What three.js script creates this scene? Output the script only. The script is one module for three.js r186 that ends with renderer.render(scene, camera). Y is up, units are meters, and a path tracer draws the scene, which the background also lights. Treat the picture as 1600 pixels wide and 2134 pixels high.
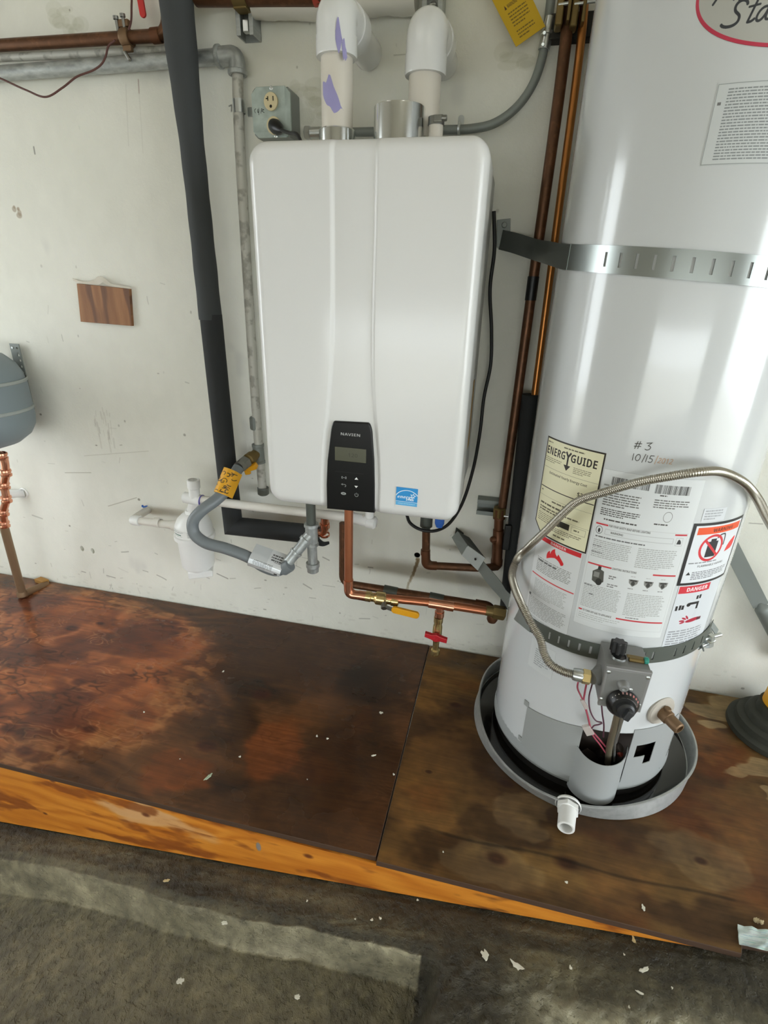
import * as THREE from 'three';
import { RoundedBoxGeometry } from 'three/addons/geometries/RoundedBoxGeometry.js';
import { mergeGeometries, toCreasedNormals } from 'three/addons/utils/BufferGeometryUtils.js';
import { RectAreaLightUniformsLib } from 'three/addons/lights/RectAreaLightUniformsLib.js';

// ---------------------------------------------------------------- camera, sky, lamps, exposure
const scene = new THREE.Scene();
const camera = new THREE.PerspectiveCamera(88.948, 1600 / 2134, 0.05, 60);
camera.position.set(0.04720, 1.06301, 1.38171);
camera.rotation.order = 'YXZ';
camera.rotation.set(-0.40897, 0.22017, 0.02921);
scene.background = new THREE.Color(0.90, 0.965, 1.0);       // overcast sky beyond the open garage doors
scene.backgroundIntensity = 8.0;
const renderer = new THREE.WebGLRenderer({ antialias: true });
renderer.toneMapping = THREE.LinearToneMapping;
renderer.toneMappingExposure = 0.99;
renderer.shadowMap.enabled = true;
RectAreaLightUniformsLib.init();
const TUBE_POWER = 3.0;                                       // radiance of the fluorescent fittings

// ---------------------------------------------------------------- helpers
const V = (a) => new THREE.Vector3(a[0], a[1], a[2]);
const add = (a, b, k = 1) => [a[0] + b[0] * k, a[1] + b[1] * k, a[2] + b[2] * k];
const lerp = (a, b, t) => a.map((v, i) => v + (b[i] - v) * t);
const used = new Map();
function numbered(n) { const k = used.get(n) || 0; used.set(n, k + 1); return k ? n + '_' + String(k).padStart(3, '0') : n; }
function rng(seed) { let s = seed >>> 0; return () => { s = (s + 0x6d2b79f5) | 0; let t = Math.imul(s ^ (s >>> 15), 1 | s); t = (t + Math.imul(t ^ (t >>> 7), 61 | t)) ^ t; return ((t ^ (t >>> 14)) >>> 0) / 4294967296; }; }
const PERM = (() => { const r = rng(77), a = new Float32Array(65536); for (let i = 0; i < a.length; i++) a[i] = r(); return a; })();
function vn(x, y) { const xi = Math.floor(x), yi = Math.floor(y); let fx = x - xi, fy = y - yi; fx = fx * fx * (3 - 2 * fx); fy = fy * fy * (3 - 2 * fy);
  const h = (i, j) => PERM[((i * 73 + 1013) & 255) << 8 | ((j * 151 + i * 17 + 7) & 255)];
  const a = h(xi, yi), b = h(xi + 1, yi), c = h(xi, yi + 1), d = h(xi + 1, yi + 1); return a + (b - a) * fx + (c - a + (a - b - c + d) * fx) * fy; }
function fbm(x, y, o = 4) { let s = 0, a = 0.5, n = 0; for (let i = 0; i < o; i++) { s += a * vn(x, y); n += a; x = x * 2.03 + 17.1; y = y * 2.03 + 5.3; a *= 0.5; } return s / n; }
const ss = (a, b, x) => { const t = Math.min(1, Math.max(0, (x - a) / (b - a))); return t * t * (3 - 2 * t); };
const mixc = (a, b, t) => [a[0] + (b[0] - a[0]) * t, a[1] + (b[1] - a[1]) * t, a[2] + (b[2] - a[2]) * t];
function pixTex(w, h, f, srgb = true) {
  const d = new Uint8Array(w * h * 4);
  for (let y = 0; y < h; y++) for (let x = 0; x < w; x++) { const c = f((x + 0.5) / w, (y + 0.5) / h), o = (y * w + x) * 4; d[o] = Math.max(0, Math.min(255, c[0])); d[o + 1] = Math.max(0, Math.min(255, c[1])); d[o + 2] = Math.max(0, Math.min(255, c[2])); d[o + 3] = 255; }
  const t = new THREE.DataTexture(d, w, h); t.magFilter = THREE.LinearFilter; t.minFilter = THREE.LinearMipmapLinearFilter; t.generateMipmaps = true; t.wrapS = t.wrapT = THREE.RepeatWrapping;
  if (srgb) t.colorSpace = THREE.SRGBColorSpace; t.needsUpdate = true; return t;
}
function canTex(w, h, draw) { const c = document.createElement('canvas'); c.width = w; c.height = h; const g = c.getContext('2d'); draw(g, w, h); const t = new THREE.CanvasTexture(c); t.colorSpace = THREE.SRGBColorSpace; t.anisotropy = 8; return t; }
const mat = (color, roughness = 0.5, metalness = 0, o = {}) => new THREE.MeshStandardMaterial({ color, roughness, metalness, ...o });
const phys = (color, roughness, o = {}) => new THREE.MeshPhysicalMaterial({ color, roughness, ...o });

function merge(list) { if (list.length === 1 && list[0].groups?.length) list[0].clearGroups(); const l = list.map((g) => { const n = g.index ? g.toNonIndexed() : g; for (const k of Object.keys(n.attributes)) if (!['position', 'normal', 'uv'].includes(k)) n.deleteAttribute(k); n.clearGroups?.(); return n; }); return l.length === 1 ? l[0] : mergeGeometries(l, false); }
const crease = (g, a = 0.6) => toCreasedNormals(g, a);
function orient(g, p, dir, up) { // local y -> dir
  const d = V(dir).normalize(), q = new THREE.Quaternion();
  if (up) { const x = new THREE.Vector3().crossVectors(d, V(up)).normalize(), z = new THREE.Vector3().crossVectors(x, d); q.setFromRotationMatrix(new THREE.Matrix4().makeBasis(x, d, z)); }
  else q.setFromUnitVectors(new THREE.Vector3(0, 1, 0), d);
  g.applyQuaternion(q); g.translate(p[0], p[1], p[2]); return g;
}
function path(pts, o = {}) {
  if (o.smooth) return new THREE.CatmullRomCurve3(pts.map(V), !!o.closed, 'centripetal').getSpacedPoints(o.n || 80);
  const P = pts.map(V), out = [P[0]];
  for (let i = 1; i < P.length - 1; i++) {
    const a = P[i - 1].clone().sub(P[i]), b = P[i + 1].clone().sub(P[i]), la = a.length(), lb = b.length(); a.normalize(); b.normalize();
    const d = Math.min(o.bend ?? 0.03, la * 0.48, lb * 0.48), s = P[i].clone().addScaledVector(a, d), e = P[i].clone().addScaledVector(b, d);
    for (let k = 0; k <= 8; k++) { const t = k / 8, m = (1 - t) * (1 - t), n = 2 * t * (1 - t), l = t * t; out.push(new THREE.Vector3(s.x * m + P[i].x * n + e.x * l, s.y * m + P[i].y * n + e.y * l, s.z * m + P[i].z * n + e.z * l)); }
  }
  out.push(P[P.length - 1]); return out;
}
function sweep(pts, r, o = {}) {
  const p = path(pts, o), N = p.length, S = o.seg || 18, pos = [], nor = [], uv = [], idx = [];
  let L = 0, n = new THREE.Vector3(), tPrev; const len = [0]; for (let i = 1; i < N; i++) { L += p[i].distanceTo(p[i - 1]); len.push(L); }
  for (let i = 0; i < N; i++) {
    const t = p[Math.min(N - 1, i + 1)].clone().sub(p[Math.max(0, i - 1)]).normalize();
    if (i === 0) { n.set(Math.abs(t.y) > 0.9 ? 1 : 0, Math.abs(t.y) > 0.9 ? 0 : 1, 0); n.addScaledVector(t, -n.dot(t)).normalize(); }
    else { n.applyQuaternion(new THREE.Quaternion().setFromUnitVectors(tPrev, t)); n.addScaledVector(t, -n.dot(t)).normalize(); }
    tPrev = t; const b = new THREE.Vector3().crossVectors(t, n), R = typeof r === 'function' ? r(len[i] / L, len[i]) : r;
    for (let k = 0; k <= S; k++) { const a = k / S * Math.PI * 2, c = Math.cos(a), s = Math.sin(a), v = new THREE.Vector3().addScaledVector(n, c).addScaledVector(b, s); pos.push(p[i].x + v.x * R, p[i].y + v.y * R, p[i].z + v.z * R); nor.push(v.x, v.y, v.z); uv.push(k / S * 2 * Math.PI * R, len[i]); }
  }
  for (let i = 0; i < N - 1; i++) for (let k = 0; k < S; k++) { const a = i * (S + 1) + k, b = a + S + 1; idx.push(a, a + 1, b, b, a + 1, b + 1); }
  const cap = (i, sgn) => { const t = sgn > 0 ? p[N - 1].clone().sub(p[N - 2]) : p[0].clone().sub(p[1]); t.normalize(); const c = pos.length / 3; pos.push(p[i].x, p[i].y, p[i].z); nor.push(t.x, t.y, t.z); uv.push(0, 0);
    for (let k = 0; k <= S; k++) { const a = (i * (S + 1) + k) * 3; pos.push(pos[a], pos[a + 1], pos[a + 2]); nor.push(t.x, t.y, t.z); uv.push(0, 0); }
    for (let k = 0; k < S; k++) sgn > 0 ? idx.push(c, c + 1 + k, c + 2 + k) : idx.push(c, c + 2 + k, c + 1 + k); };
  if (!o.open) { cap(0, -1); cap(N - 1, 1); }
  const g = new THREE.BufferGeometry(); g.setAttribute('position', new THREE.Float32BufferAttribute(pos, 3)); g.setAttribute('normal', new THREE.Float32BufferAttribute(nor, 3)); g.setAttribute('uv', new THREE.Float32BufferAttribute(uv, 2)); g.setIndex(idx);
  if (o.computeNormals) g.computeVertexNormals();
  return g;
}
function mitre(pts, r, S = 28) { // straight runs joined by sharp mitred corners
  const p = pts.map(V), N = p.length, d = []; for (let i = 0; i < N - 1; i++) d.push(p[i + 1].clone().sub(p[i]).normalize());
  const pos = [], nor = [], idx = [], uv = []; let n = new THREE.Vector3(0, 0, 1); n.addScaledVector(d[0], -n.dot(d[0])).normalize();
  for (let i = 0; i < N - 1; i++) { if (i) { n.applyQuaternion(new THREE.Quaternion().setFromUnitVectors(d[i - 1], d[i])); } const b = new THREE.Vector3().crossVectors(d[i], n), base = pos.length / 3;
    for (const e of [0, 1]) { const k = i + e, t = k === 0 || k === N - 1 ? d[i] : d[k - 1].clone().add(d[k]).normalize(); for (let q = 0; q <= S; q++) { const a = q / S * Math.PI * 2, v = new THREE.Vector3().addScaledVector(n, Math.cos(a)).addScaledVector(b, Math.sin(a)), s = -v.dot(t) / d[i].dot(t) * r; pos.push(p[k].x + v.x * r + d[i].x * s, p[k].y + v.y * r + d[i].y * s, p[k].z + v.z * r + d[i].z * s); nor.push(v.x, v.y, v.z); uv.push(a * r, k * 0.3); } }
    for (let q = 0; q < S; q++) { const a = base + q, c = a + S + 1; idx.push(a, a + 1, c, c, a + 1, c + 1); } }
  for (const [k, sg] of [[0, -1], [N - 1, 1]]) { const t = d[Math.max(0, k - 1)], c = pos.length / 3, ring = k ? c - S - 1 : 0; pos.push(p[k].x, p[k].y, p[k].z); nor.push(t.x * sg, t.y * sg, t.z * sg); uv.push(0, 0); for (let q = 0; q <= S; q++) { const a = ((k ? (N - 2) * 2 * (S + 1) + S + 1 : 0) + q) * 3; pos.push(pos[a], pos[a + 1], pos[a + 2]); nor.push(t.x * sg, t.y * sg, t.z * sg); uv.push(0, 0); } for (let q = 0; q < S; q++) sg > 0 ? idx.push(c, c + 1 + q, c + 2 + q) : idx.push(c, c + 2 + q, c + 1 + q); }
  const g = new THREE.BufferGeometry(); g.setAttribute('position', new THREE.Float32BufferAttribute(pos, 3)); g.setAttribute('normal', new THREE.Float32BufferAttribute(nor, 3)); g.setAttribute('uv', new THREE.Float32BufferAttribute(uv, 2)); g.setIndex(idx); return g;
}
// a turned piece: profile [[distance along axis, radius], ...]
function turned(a, dir, prof, seg = 28) { // own lathe: joints smoothed by length, sharp corners kept; up to 8 sides stay faceted
  const n = prof.length, sn = [], sl = []; for (let i = 0; i < n - 1; i++) { const dd = prof[i + 1][0] - prof[i][0], dr = prof[i + 1][1] - prof[i][1], l = Math.hypot(dd, dr) || 1e-9; sn.push([dd / l, -dr / l]); sl.push(l); }
  const at = (i, j) => { if (j < 0 || j >= n - 1) return sn[i]; if (sn[i][0] * sn[j][0] + sn[i][1] * sn[j][1] < 0.76) return sn[i]; const x = sn[i][0] * sl[i] + sn[j][0] * sl[j], y = sn[i][1] * sl[i] + sn[j][1] * sl[j], l = Math.hypot(x, y); return [x / l, y / l]; };
  const pos = [], nor = [], uv = [], idx = [], flat = seg <= 8; let v = 0;
  for (let i = 0; i < n - 1; i++) { if (sl[i] < 1e-8) continue; const n0 = at(i, i - 1), n1 = at(i, i + 1);
    for (let k = 0; k < seg; k++) { const a0 = k / seg * 6.2831853, a1 = (k + 1) / seg * 6.2831853, am = (a0 + a1) / 2, b = pos.length / 3;
      for (const [d, r, nn, an, w] of [[prof[i][0], prof[i][1], n0, a0, 0], [prof[i][0], prof[i][1], n0, a1, 1], [prof[i + 1][0], prof[i + 1][1], n1, a0, 0], [prof[i + 1][0], prof[i + 1][1], n1, a1, 1]]) { const q = flat ? am : an; pos.push(r * Math.sin(an), d, r * Math.cos(an)); nor.push(nn[0] * Math.sin(q), nn[1], nn[0] * Math.cos(q)); uv.push((k + w) / seg * 6.283 * Math.max(prof[i][1], prof[i + 1][1]), v + (d === prof[i][0] && nn === n0 ? 0 : sl[i])); }
      if (prof[i][1] > 1e-6) idx.push(b, b + 1, b + 2); if (prof[i + 1][1] > 1e-6) idx.push(b + 1, b + 3, b + 2); } v += sl[i]; }
  const g = new THREE.BufferGeometry(); g.setAttribute('position', new THREE.Float32BufferAttribute(pos, 3)); g.setAttribute('normal', new THREE.Float32BufferAttribute(nor, 3)); g.setAttribute('uv', new THREE.Float32BufferAttribute(uv, 2)); g.setIndex(idx);
  return orient(g, a, dir);
}
function rod(a, b, r, seg = 20) { const d = [b[0] - a[0], b[1] - a[1], b[2] - a[2]], L = Math.hypot(...d), c = Math.min(0.0012, r * 0.2); return turned(a, d, [[0, 0], [0, r - c], [c, r], [L - c, r], [L, r - c], [L, 0]], seg); }
function hex(a, b, r) { const d = [b[0] - a[0], b[1] - a[1], b[2] - a[2]], L = Math.hypot(...d), c = L * 0.12; return turned(a, d, [[0, 0], [0, r * 0.88], [c, r], [L - c, r], [L, r * 0.88], [L, 0]], 6); }
function rbox(c, w, h, d, r = 0.002, e) { const g = new RoundedBoxGeometry(w, h, d, 2, Math.min(r, w / 2.01, h / 2.01, d / 2.01)); if (e) g.applyMatrix4(new THREE.Matrix4().makeRotationFromEuler(new THREE.Euler(...e))); g.translate(...c); return g; }
function bar(a, b, w, t, up = [0, 0, 1], r = 0.0012) { const d = [b[0] - a[0], b[1] - a[1], b[2] - a[2]], L = Math.hypot(...d); const g = new RoundedBoxGeometry(w, L, t, 2, Math.min(r, t / 2.01)); return orient(g, lerp(a, b, 0.5), d, up); }
function shapeOf(pts, holes = []) { const s = new THREE.Shape(pts.map((p) => new THREE.Vector2(...p))); for (const h of holes) s.holes.push(new THREE.Path(h.map((p) => new THREE.Vector2(...p)))); return s; }
function extrude(pts, depth, o = {}) { return new THREE.ExtrudeGeometry(pts instanceof THREE.Shape ? pts : shapeOf(pts, o.holes), { depth, bevelEnabled: !!o.bevel, bevelSize: o.bevel || 0, bevelThickness: o.bevel || 0, bevelOffset: o.bevel ? -o.bevel : 0, bevelSegments: o.bs || 2, curveSegments: o.cs || 12 }); }
function rrect(x, y, w, h, r) { const s = new THREE.Shape(); s.moveTo(x + r, y); s.lineTo(x + w - r, y); s.absarc(x + w - r, y + r, r, -Math.PI / 2, 0); s.lineTo(x + w, y + h - r); s.absarc(x + w - r, y + h - r, r, 0, Math.PI / 2); s.lineTo(x + r, y + h); s.absarc(x + r, y + h - r, r, Math.PI / 2, Math.PI); s.lineTo(x, y + r); s.absarc(x + r, y + r, r, Math.PI, Math.PI * 1.5); return s; }
// curved sheet on a vertical cylinder; th = 0 faces +z, grows to the right
function patch(cx, cz, r, t, th0, th1, y0, y1, n = 24, f) {
  const pos = [], nor = [], uv = [], idx = [];
  const yy = (u, v) => (f ? f(u, v) : y0 + (y1 - y0) * v);
  const face = (fn, flip, nu = n) => { const b = pos.length / 3; for (let i = 0; i <= nu; i++) for (let j = 0; j <= 1; j++) { const [p, nn, u, v] = fn(i / nu, j); pos.push(...p); nor.push(...nn); uv.push(u, v); }
    for (let i = 0; i < nu; i++) { const a = b + i * 2; flip ? idx.push(a, a + 1, a + 2, a + 2, a + 1, a + 3) : idx.push(a, a + 2, a + 1, a + 2, a + 3, a + 1); } };
  const pt = (u, v, R) => { const th = th0 + (th1 - th0) * u; return [cx + R * Math.sin(th), yy(u, v), cz + R * Math.cos(th)]; };
  const nr = (u, s) => { const th = th0 + (th1 - th0) * u; return [s * Math.sin(th), 0, s * Math.cos(th)]; };
  face((u, v) => [pt(u, v, r + t), nr(u, 1), u, v], false);
  face((u, v) => [pt(u, v, r), nr(u, -1), u, v], true);
  face((u, j) => [pt(u, 1, r + (1 - j) * t), [0, 1, 0], u, 1], false); face((u, j) => [pt(u, 0, r + j * t), [0, -1, 0], u, 0], false);
  for (const u of [0, 1]) { const th = th0 + (th1 - th0) * u, s = u ? 1 : -1; face((k, j) => [pt(u, k, r + j * t), [s * Math.cos(th), 0, -s * Math.sin(th)], 0, k], !u, 1); }
  const g = new THREE.BufferGeometry(); g.setAttribute('position', new THREE.Float32BufferAttribute(pos, 3)); g.setAttribute('normal', new THREE.Float32BufferAttribute(nor, 3)); g.setAttribute('uv', new THREE.Float32BufferAttribute(uv, 2)); g.setIndex(idx); return g;
}
// a flat ribbon following a path; w0 is the direction of its width
function ribbon(pts, wdir, w, t, o = {}) {
  const p = path(pts, o), gs = [], W = V(wdir).normalize(), pos = [], idx = [], uv = []; let L = 0;
  for (let i = 0; i < p.length; i++) { const tg = p[Math.min(p.length - 1, i + 1)].clone().sub(p[Math.max(0, i - 1)]).normalize(), wd = W.clone().addScaledVector(tg, -W.dot(tg)).normalize(), n = new THREE.Vector3().crossVectors(tg, wd); if (i) L += p[i].distanceTo(p[i - 1]); const ww = typeof w === 'function' ? w(i / (p.length - 1)) : w;
    for (const [a, b] of [[-1, -1], [1, -1], [1, 1], [-1, 1]]) { const q = p[i].clone().addScaledVector(wd, a * ww / 2).addScaledVector(n, b * t / 2); pos.push(q.x, q.y, q.z); uv.push((a + 1) / 2, L); } }
  for (let i = 0; i < p.length - 1; i++) for (let k = 0; k < 4; k++) { const a = i * 4 + k, b = i * 4 + (k + 1) % 4; idx.push(a, b, a + 4, a + 4, b, b + 4); }
  const e = (p.length - 1) * 4; idx.push(0, 2, 1, 0, 3, 2, e, e + 1, e + 2, e, e + 2, e + 3);
  const g = new THREE.BufferGeometry(); g.setAttribute('position', new THREE.Float32BufferAttribute(pos, 3)); g.setAttribute('uv', new THREE.Float32BufferAttribute(uv, 2)); g.setIndex(idx); g.computeVertexNormals(); return crease(g.toNonIndexed(), 0.5);
}
// ---- scene objects: geometry is written in world metres; finish() moves the origin to the thing's base
const things = [];
function shadowed(m) { m.castShadow = m.receiveShadow = true; return m; }
function thing(name, label, category, group) { const g = new THREE.Group(); g.name = numbered(name); g.userData = { label, category }; if (group) g.userData.group = group; scene.add(g); things.push(g); return g; }
function part(parent, name, geo, material, label) { const m = shadowed(new THREE.Mesh(Array.isArray(geo) ? merge(geo) : geo, material)); m.name = name; if (label) m.userData.label = label; parent.add(m); return m; }
function solo(name, label, category, geo, material, group) { const m = shadowed(new THREE.Mesh(Array.isArray(geo) ? merge(geo) : geo, material)); m.name = numbered(name); m.userData = { label, category }; if (group) m.userData.group = group; scene.add(m); things.push(m); return m; }
function struct(name, geo, material) { const m = shadowed(new THREE.Mesh(Array.isArray(geo) ? merge(geo) : geo, material)); m.name = name; m.userData = { kind: 'structure' }; scene.add(m); return m; }
function finish() {
  for (const t of things) {
    const b = new THREE.Box3().setFromObject(t), c = [(b.min.x + b.max.x) / 2, b.min.y, (b.min.z + b.max.z) / 2];
    if (t.isMesh) t.geometry.translate(-c[0], -c[1], -c[2]); else for (const k of t.children) k.position.set(-c[0], -c[1], -c[2]);
    t.position.set(...c);
  }
}
// pseudo print: rows of short grey strokes
function print(g, x, y, w, h, rows, col, seed, fill = 0.55) { const r = rng(seed); g.fillStyle = col; const rh = h / rows; for (let i = 0; i < rows; i++) { let cx = x; const end = x + w * (i === rows - 1 ? 0.6 : 0.9 + 0.1 * r()); while (cx < end) { const ww = rh * (0.7 + 2.2 * r()); g.fillRect(cx, y + i * rh + rh * 0.2, Math.min(ww, end - cx), rh * fill); cx += ww + rh * 0.35; } } }
function txt(g, s, x, y, size, col, o = {}) { g.save(); g.translate(x, y); if (o.rot) g.rotate(o.rot); g.transform(o.sx || 1, 0, o.skew || 0, 1, 0, 0); g.font = (o.w || 'bold') + ' ' + size + 'px ' + (o.f || 'sans-serif'); g.textAlign = o.al || 'left'; g.textBaseline = 'middle'; g.fillStyle = col; g.fillText(s, 0, 0); g.restore(); }

// ---------------------------------------------------------------- materials
const grit = pixTex(512, 512, (u, v) => { const n = 128 + 90 * (fbm(u * 60, v * 60, 4) - 0.5) + 40 * (vn(u * 256, v * 256) - 0.5); return [n, n, n]; }, false);
function tintTex(c, amt, sx, sy, seed) { return pixTex(256, 256, (u, v) => { const n = (fbm(u * sx + seed, v * sy + seed * 3, 5) - 0.5) * amt * 2; return [c[0] * (1 + n), c[1] * (1 + n), c[2] * (1 + n)]; }); }
function rep(t, x, y) { const c = t.clone(); c.repeat.set(x, y); c.needsUpdate = true; return c; }
const copperOldTex = pixTex(256, 512, (u, v) => { const n = fbm(u * 6, v * 14, 5), m = fbm(u * 10 + 40, v * 30 + 9, 4); return mixc(mixc([116, 80, 56], [86, 60, 43], n), [130, 90, 64], 0.5 * ss(0.55, 0.75, m)); });
const pitted = pixTex(1024, 1024, (u, v) => { const n = fbm(u * 40, v * 40, 5), h = ss(0.62, 0.72, fbm(u * 70 + 5, v * 70, 3)); const q = 255 * (0.75 * n + 0.2) - 70 * h + 26 * (vn(u * 400, v * 400) - 0.5); return [q, q, q]; }, false);
const M = {
  copperOld: mat(0xffffff, 0.42, 0.65, { map: rep(copperOldTex, 12, 3) }),
  copperBrown: mat(0x6b4630, 0.45, 0.7),
  copperMid: mat(0xc27c5a, 0.34, 0.85), copperOrange: mat(0xb87a42, 0.32, 0.85),
  copperNew: mat(0xe2a284, 0.25, 0.95),
  brass: mat(0xd8bf86, 0.24, 0.9), brassDull: mat(0x7d6a42, 0.5, 0.75), bronze: mat(0x80664c, 0.5, 0.6),
  galv: mat(0xffffff, 0.42, 0.5, { map: rep(tintTex([168, 172, 170], 0.22, 8, 8, 3), 14, 6) }),
  galvDull: mat(0x868b87, 0.55, 0.4), galvDark: mat(0x5c605a, 0.55, 0.65), strap: mat(0x9ea3a0, 0.3, 0.95), strapLow: mat(0x747a74, 0.42, 0.75),
  zinc: mat(0xc9cdcc, 0.28, 0.9), alu: mat(0xdfe2e2, 0.16, 1.0), steel: mat(0x8d8d88, 0.35, 0.9),
  gasPaint: mat(0xffffff, 0.55, 0.1, { map: rep(pixTex(128, 512, (u, v) => { const n = fbm(u * 5, v * 40, 5); return mixc([196, 195, 186], [160, 158, 149], ss(0.5, 0.7, n)); }), 10, 1.4) }),
  pvc: phys(0xe2e3e2, 0.25, { clearcoat: 0.5, clearcoatRoughness: 0.1 }), pvcPipe: mat(0xd8d2c6, 0.4), pvcWhite: mat(0xe9e9e6, 0.35), pvcOld: mat(0xdcd8cf, 0.42), purple: mat(0x9a95c4, 0.5), purpleDark: mat(0x5c569c, 0.5),
  foam: mat(0x2b2d2e, 0.85, 0, { bumpMap: rep(grit, 8, 8), bumpScale: 0.0006 }), foamTop: mat(0x3c3f40, 0.8, 0, { bumpMap: rep(grit, 8, 8), bumpScale: 0.0006 }),
  black: mat(0x111212, 0.4), blackRub: mat(0x34352d, 0.75, 0, { bumpMap: rep(grit, 6, 6), bumpScale: 0.001 }), cord: mat(0x141414, 0.5),
  white: phys(0xe0e0de, 0.4, { clearcoat: 0.6, clearcoatRoughness: 0.14 }), whiteMatte: mat(0xd4d5d2, 0.45), heaterSide: mat(0xbfc0bd, 0.45),
  tank: phys(0xd2d5d6, 0.2, { clearcoat: 0.7, clearcoatRoughness: 0.08 }), grey: mat(0x9b9e9c, 0.5), greyLt: mat(0x9da09f, 0.5), greyCast: mat(0x858583, 0.5, 0.35), dark: mat(0x14110e, 0.8), soot: mat(0x2a211b, 0.8, 0.2),
  hose: mat(0x73797c, 0.42), hoseMetal: mat(0xb5b0a4, 0.3, 0.95), yellow: mat(0xe8a512, 0.45), red: mat(0xc4202c, 0.4), redWire: mat(0xa8485a, 0.5), purpleWire: mat(0x5d3546, 0.5), cream: mat(0xd9cba3, 0.4), clear: mat(0xcfc6bf, 0.25, 0, { transparent: true, opacity: 0.7 }),
  expansion: mat(0x7c878b, 0.5), expBand: mat(0x9aa09c, 0.4), blue: mat(0x2a62b8, 0.5), teal: mat(0x2c8d7c, 0.4), paper: mat(0xc7cfca, 0.7), flake: mat(0xd6d2c2, 0.7),
};

// ---------------------------------------------------------------- the room
// back wall: painted board, stains and scuffs as its own colour
const WX0 = -2.0, WX1 = 1.2, WY0 = -0.3, WY1 = 1.9;
const wallTex = canTex(2048, 1408, (g, w, h) => {
  const X = (x) => (x - WX0) / (WX1 - WX0) * w, Y = (y) => (1 - (y - WY0) / (WY1 - WY0)) * h, r = rng(5);
  const im = g.createImageData(w, h);
  for (let j = 0; j < h; j++) for (let i = 0; i < w; i++) { const x = i / w * 3.2, y = j / h * 2.2, n = fbm(x * 2.2, y * 2.2, 4) - 0.5, k = fbm(x * 30, y * 22 + 50, 3) - 0.5, q = ss(0.66, 0.8, fbm(x * 7 + 9, y * 5 + 3, 4)); const o = (j * w + i) * 4;
    im.data[o] = 226 + n * 12 + k * 6 - q * 14; im.data[o + 1] = 225 + n * 11 + k * 6 - q * 14; im.data[o + 2] = 214 + n * 14 + k * 6 - q * 12; im.data[o + 3] = 255; }
  g.putImageData(im, 0, 0);
  const mark = (p, len, ang, wd, col) => { g.strokeStyle = col; g.lineWidth = wd; g.beginPath(); g.moveTo(X(p[0]), Y(p[1])); g.quadraticCurveTo(X(p[0]) + Math.cos(ang) * len * 0.5 + (r() - 0.5) * len * 0.3, Y(p[1]) + Math.sin(ang) * len * 0.5, X(p[0]) + Math.cos(ang) * len, Y(p[1]) + Math.sin(ang) * len); g.stroke(); };
  for (let i = 0; i < 110; i++) mark([-1.75 + r() * 2.1, -0.02 + r() * r() * 1.6], 3 + r() * 16, r() < 0.55 ? Math.PI / 2 + (r() - 0.5) : (r() - 0.5) * 0.7, 0.8 + r() * 1.5, `rgba(70,66,55,${0.06 + r() * 0.24})`);
  for (let i = 0; i < 26; i++) mark([-1.6 + r() * 1.7, 0.01 + r() * 0.28], 4 + r() * 26, (r() - 0.5) * 0.8 + 0.1, 1 + r() * 2.4, `rgba(74,70,58,${0.1 + r() * 0.4})`);
  for (let i = 0; i < 70; i++) { const p = [-1.75 + r() * 2.6, r() * 1.7]; g.fillStyle = `rgba(80,74,60,${0.15 + r() * 0.4})`; g.beginPath(); g.ellipse(X(p[0]), Y(p[1]), 0.8 + r() * 2.2, 0.8 + r() * 2, 0, 0, 7); g.fill(); }
  for (const p of [[-1.0548, 1.6182], [-1.0669, 1.6233], [-0.469, 1.4542], [-0.4352, 1.4263], [-0.0067, 1.5015]]) { g.fillStyle = 'rgba(140,140,112,0.10)'; for (let k = 0; k < 7; k++) { g.beginPath(); g.ellipse(X(p[0]) + (r() - 0.5) * 50, Y(p[1]) + (r() - 0.5) * 26, 5 + r() * 14, 3 + r() * 8, 0, 0, 7); g.fill(); } }
  // long scratches
  const line = (a, b, wd, col) => { g.strokeStyle = col; g.lineWidth = wd; g.beginPath(); g.moveTo(X(a[0]), Y(a[1])); g.lineTo(X(b[0]), Y(b[1])); g.stroke(); };
  line([-0.8971, 1.5023], [-0.8996, 1.4744], 1.4, 'rgba(110,70,55,.45)'); line([-0.933, 1.4944], [-0.9491, 1.3685], 1.5, 'rgba(90,85,70,.09)'); line([-0.8996, 1.4744], [-0.9107, 1.3526], 1.2, 'rgba(90,85,70,.09)'); line([-1.2333, 1.3745], [-1.2339, 1.3565], 2, 'rgba(70,70,60,.6)');
  line([-1.2794, 0.5231], [-1.0307, 0.5632], 1, 'rgba(120,112,92,.3)'); line([-1.3711, 0.455], [-1.2648, 0.4662], 1.2, 'rgba(120,112,92,.5)'); line([-1.225, 0.3497], [-1.1048, 0.3956], 1.4, 'rgba(120,112,92,.5)'); line([-0.2703, 1.5179], [-0.1365, 1.5195], 1.2, 'rgba(100,100,86,.35)');
  line([0.6069, 0.4444], [0.6744, 0.4474], 1.4, 'rgba(80,78,68,.4)'); line([0.6231, 0.4254], [0.6744, 0.4261], 1.4, 'rgba(80,78,68,.4)'); line([0.6833, 0.5378], [0.7154, 0.5394], 1.2, 'rgba(80,78,68,.5)');
  // rusty run below the leak hole
  g.fillStyle = 'rgba(96,70,30,.75)'; for (let k = 0; k < 30; k++) { const t = k / 29, p = lerp([-0.1508, 0.3083], [-0.1839, 0.1892], t); g.globalAlpha = 0.75 * (1 - t * 0.75); g.beginPath(); g.ellipse(X(p[0]) + (r() - 0.5) * 3, Y(p[1]), 3.2 - t * 1.4 + r(), 3, 0, 0, 7); g.fill(); } g.globalAlpha = 1;
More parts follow.
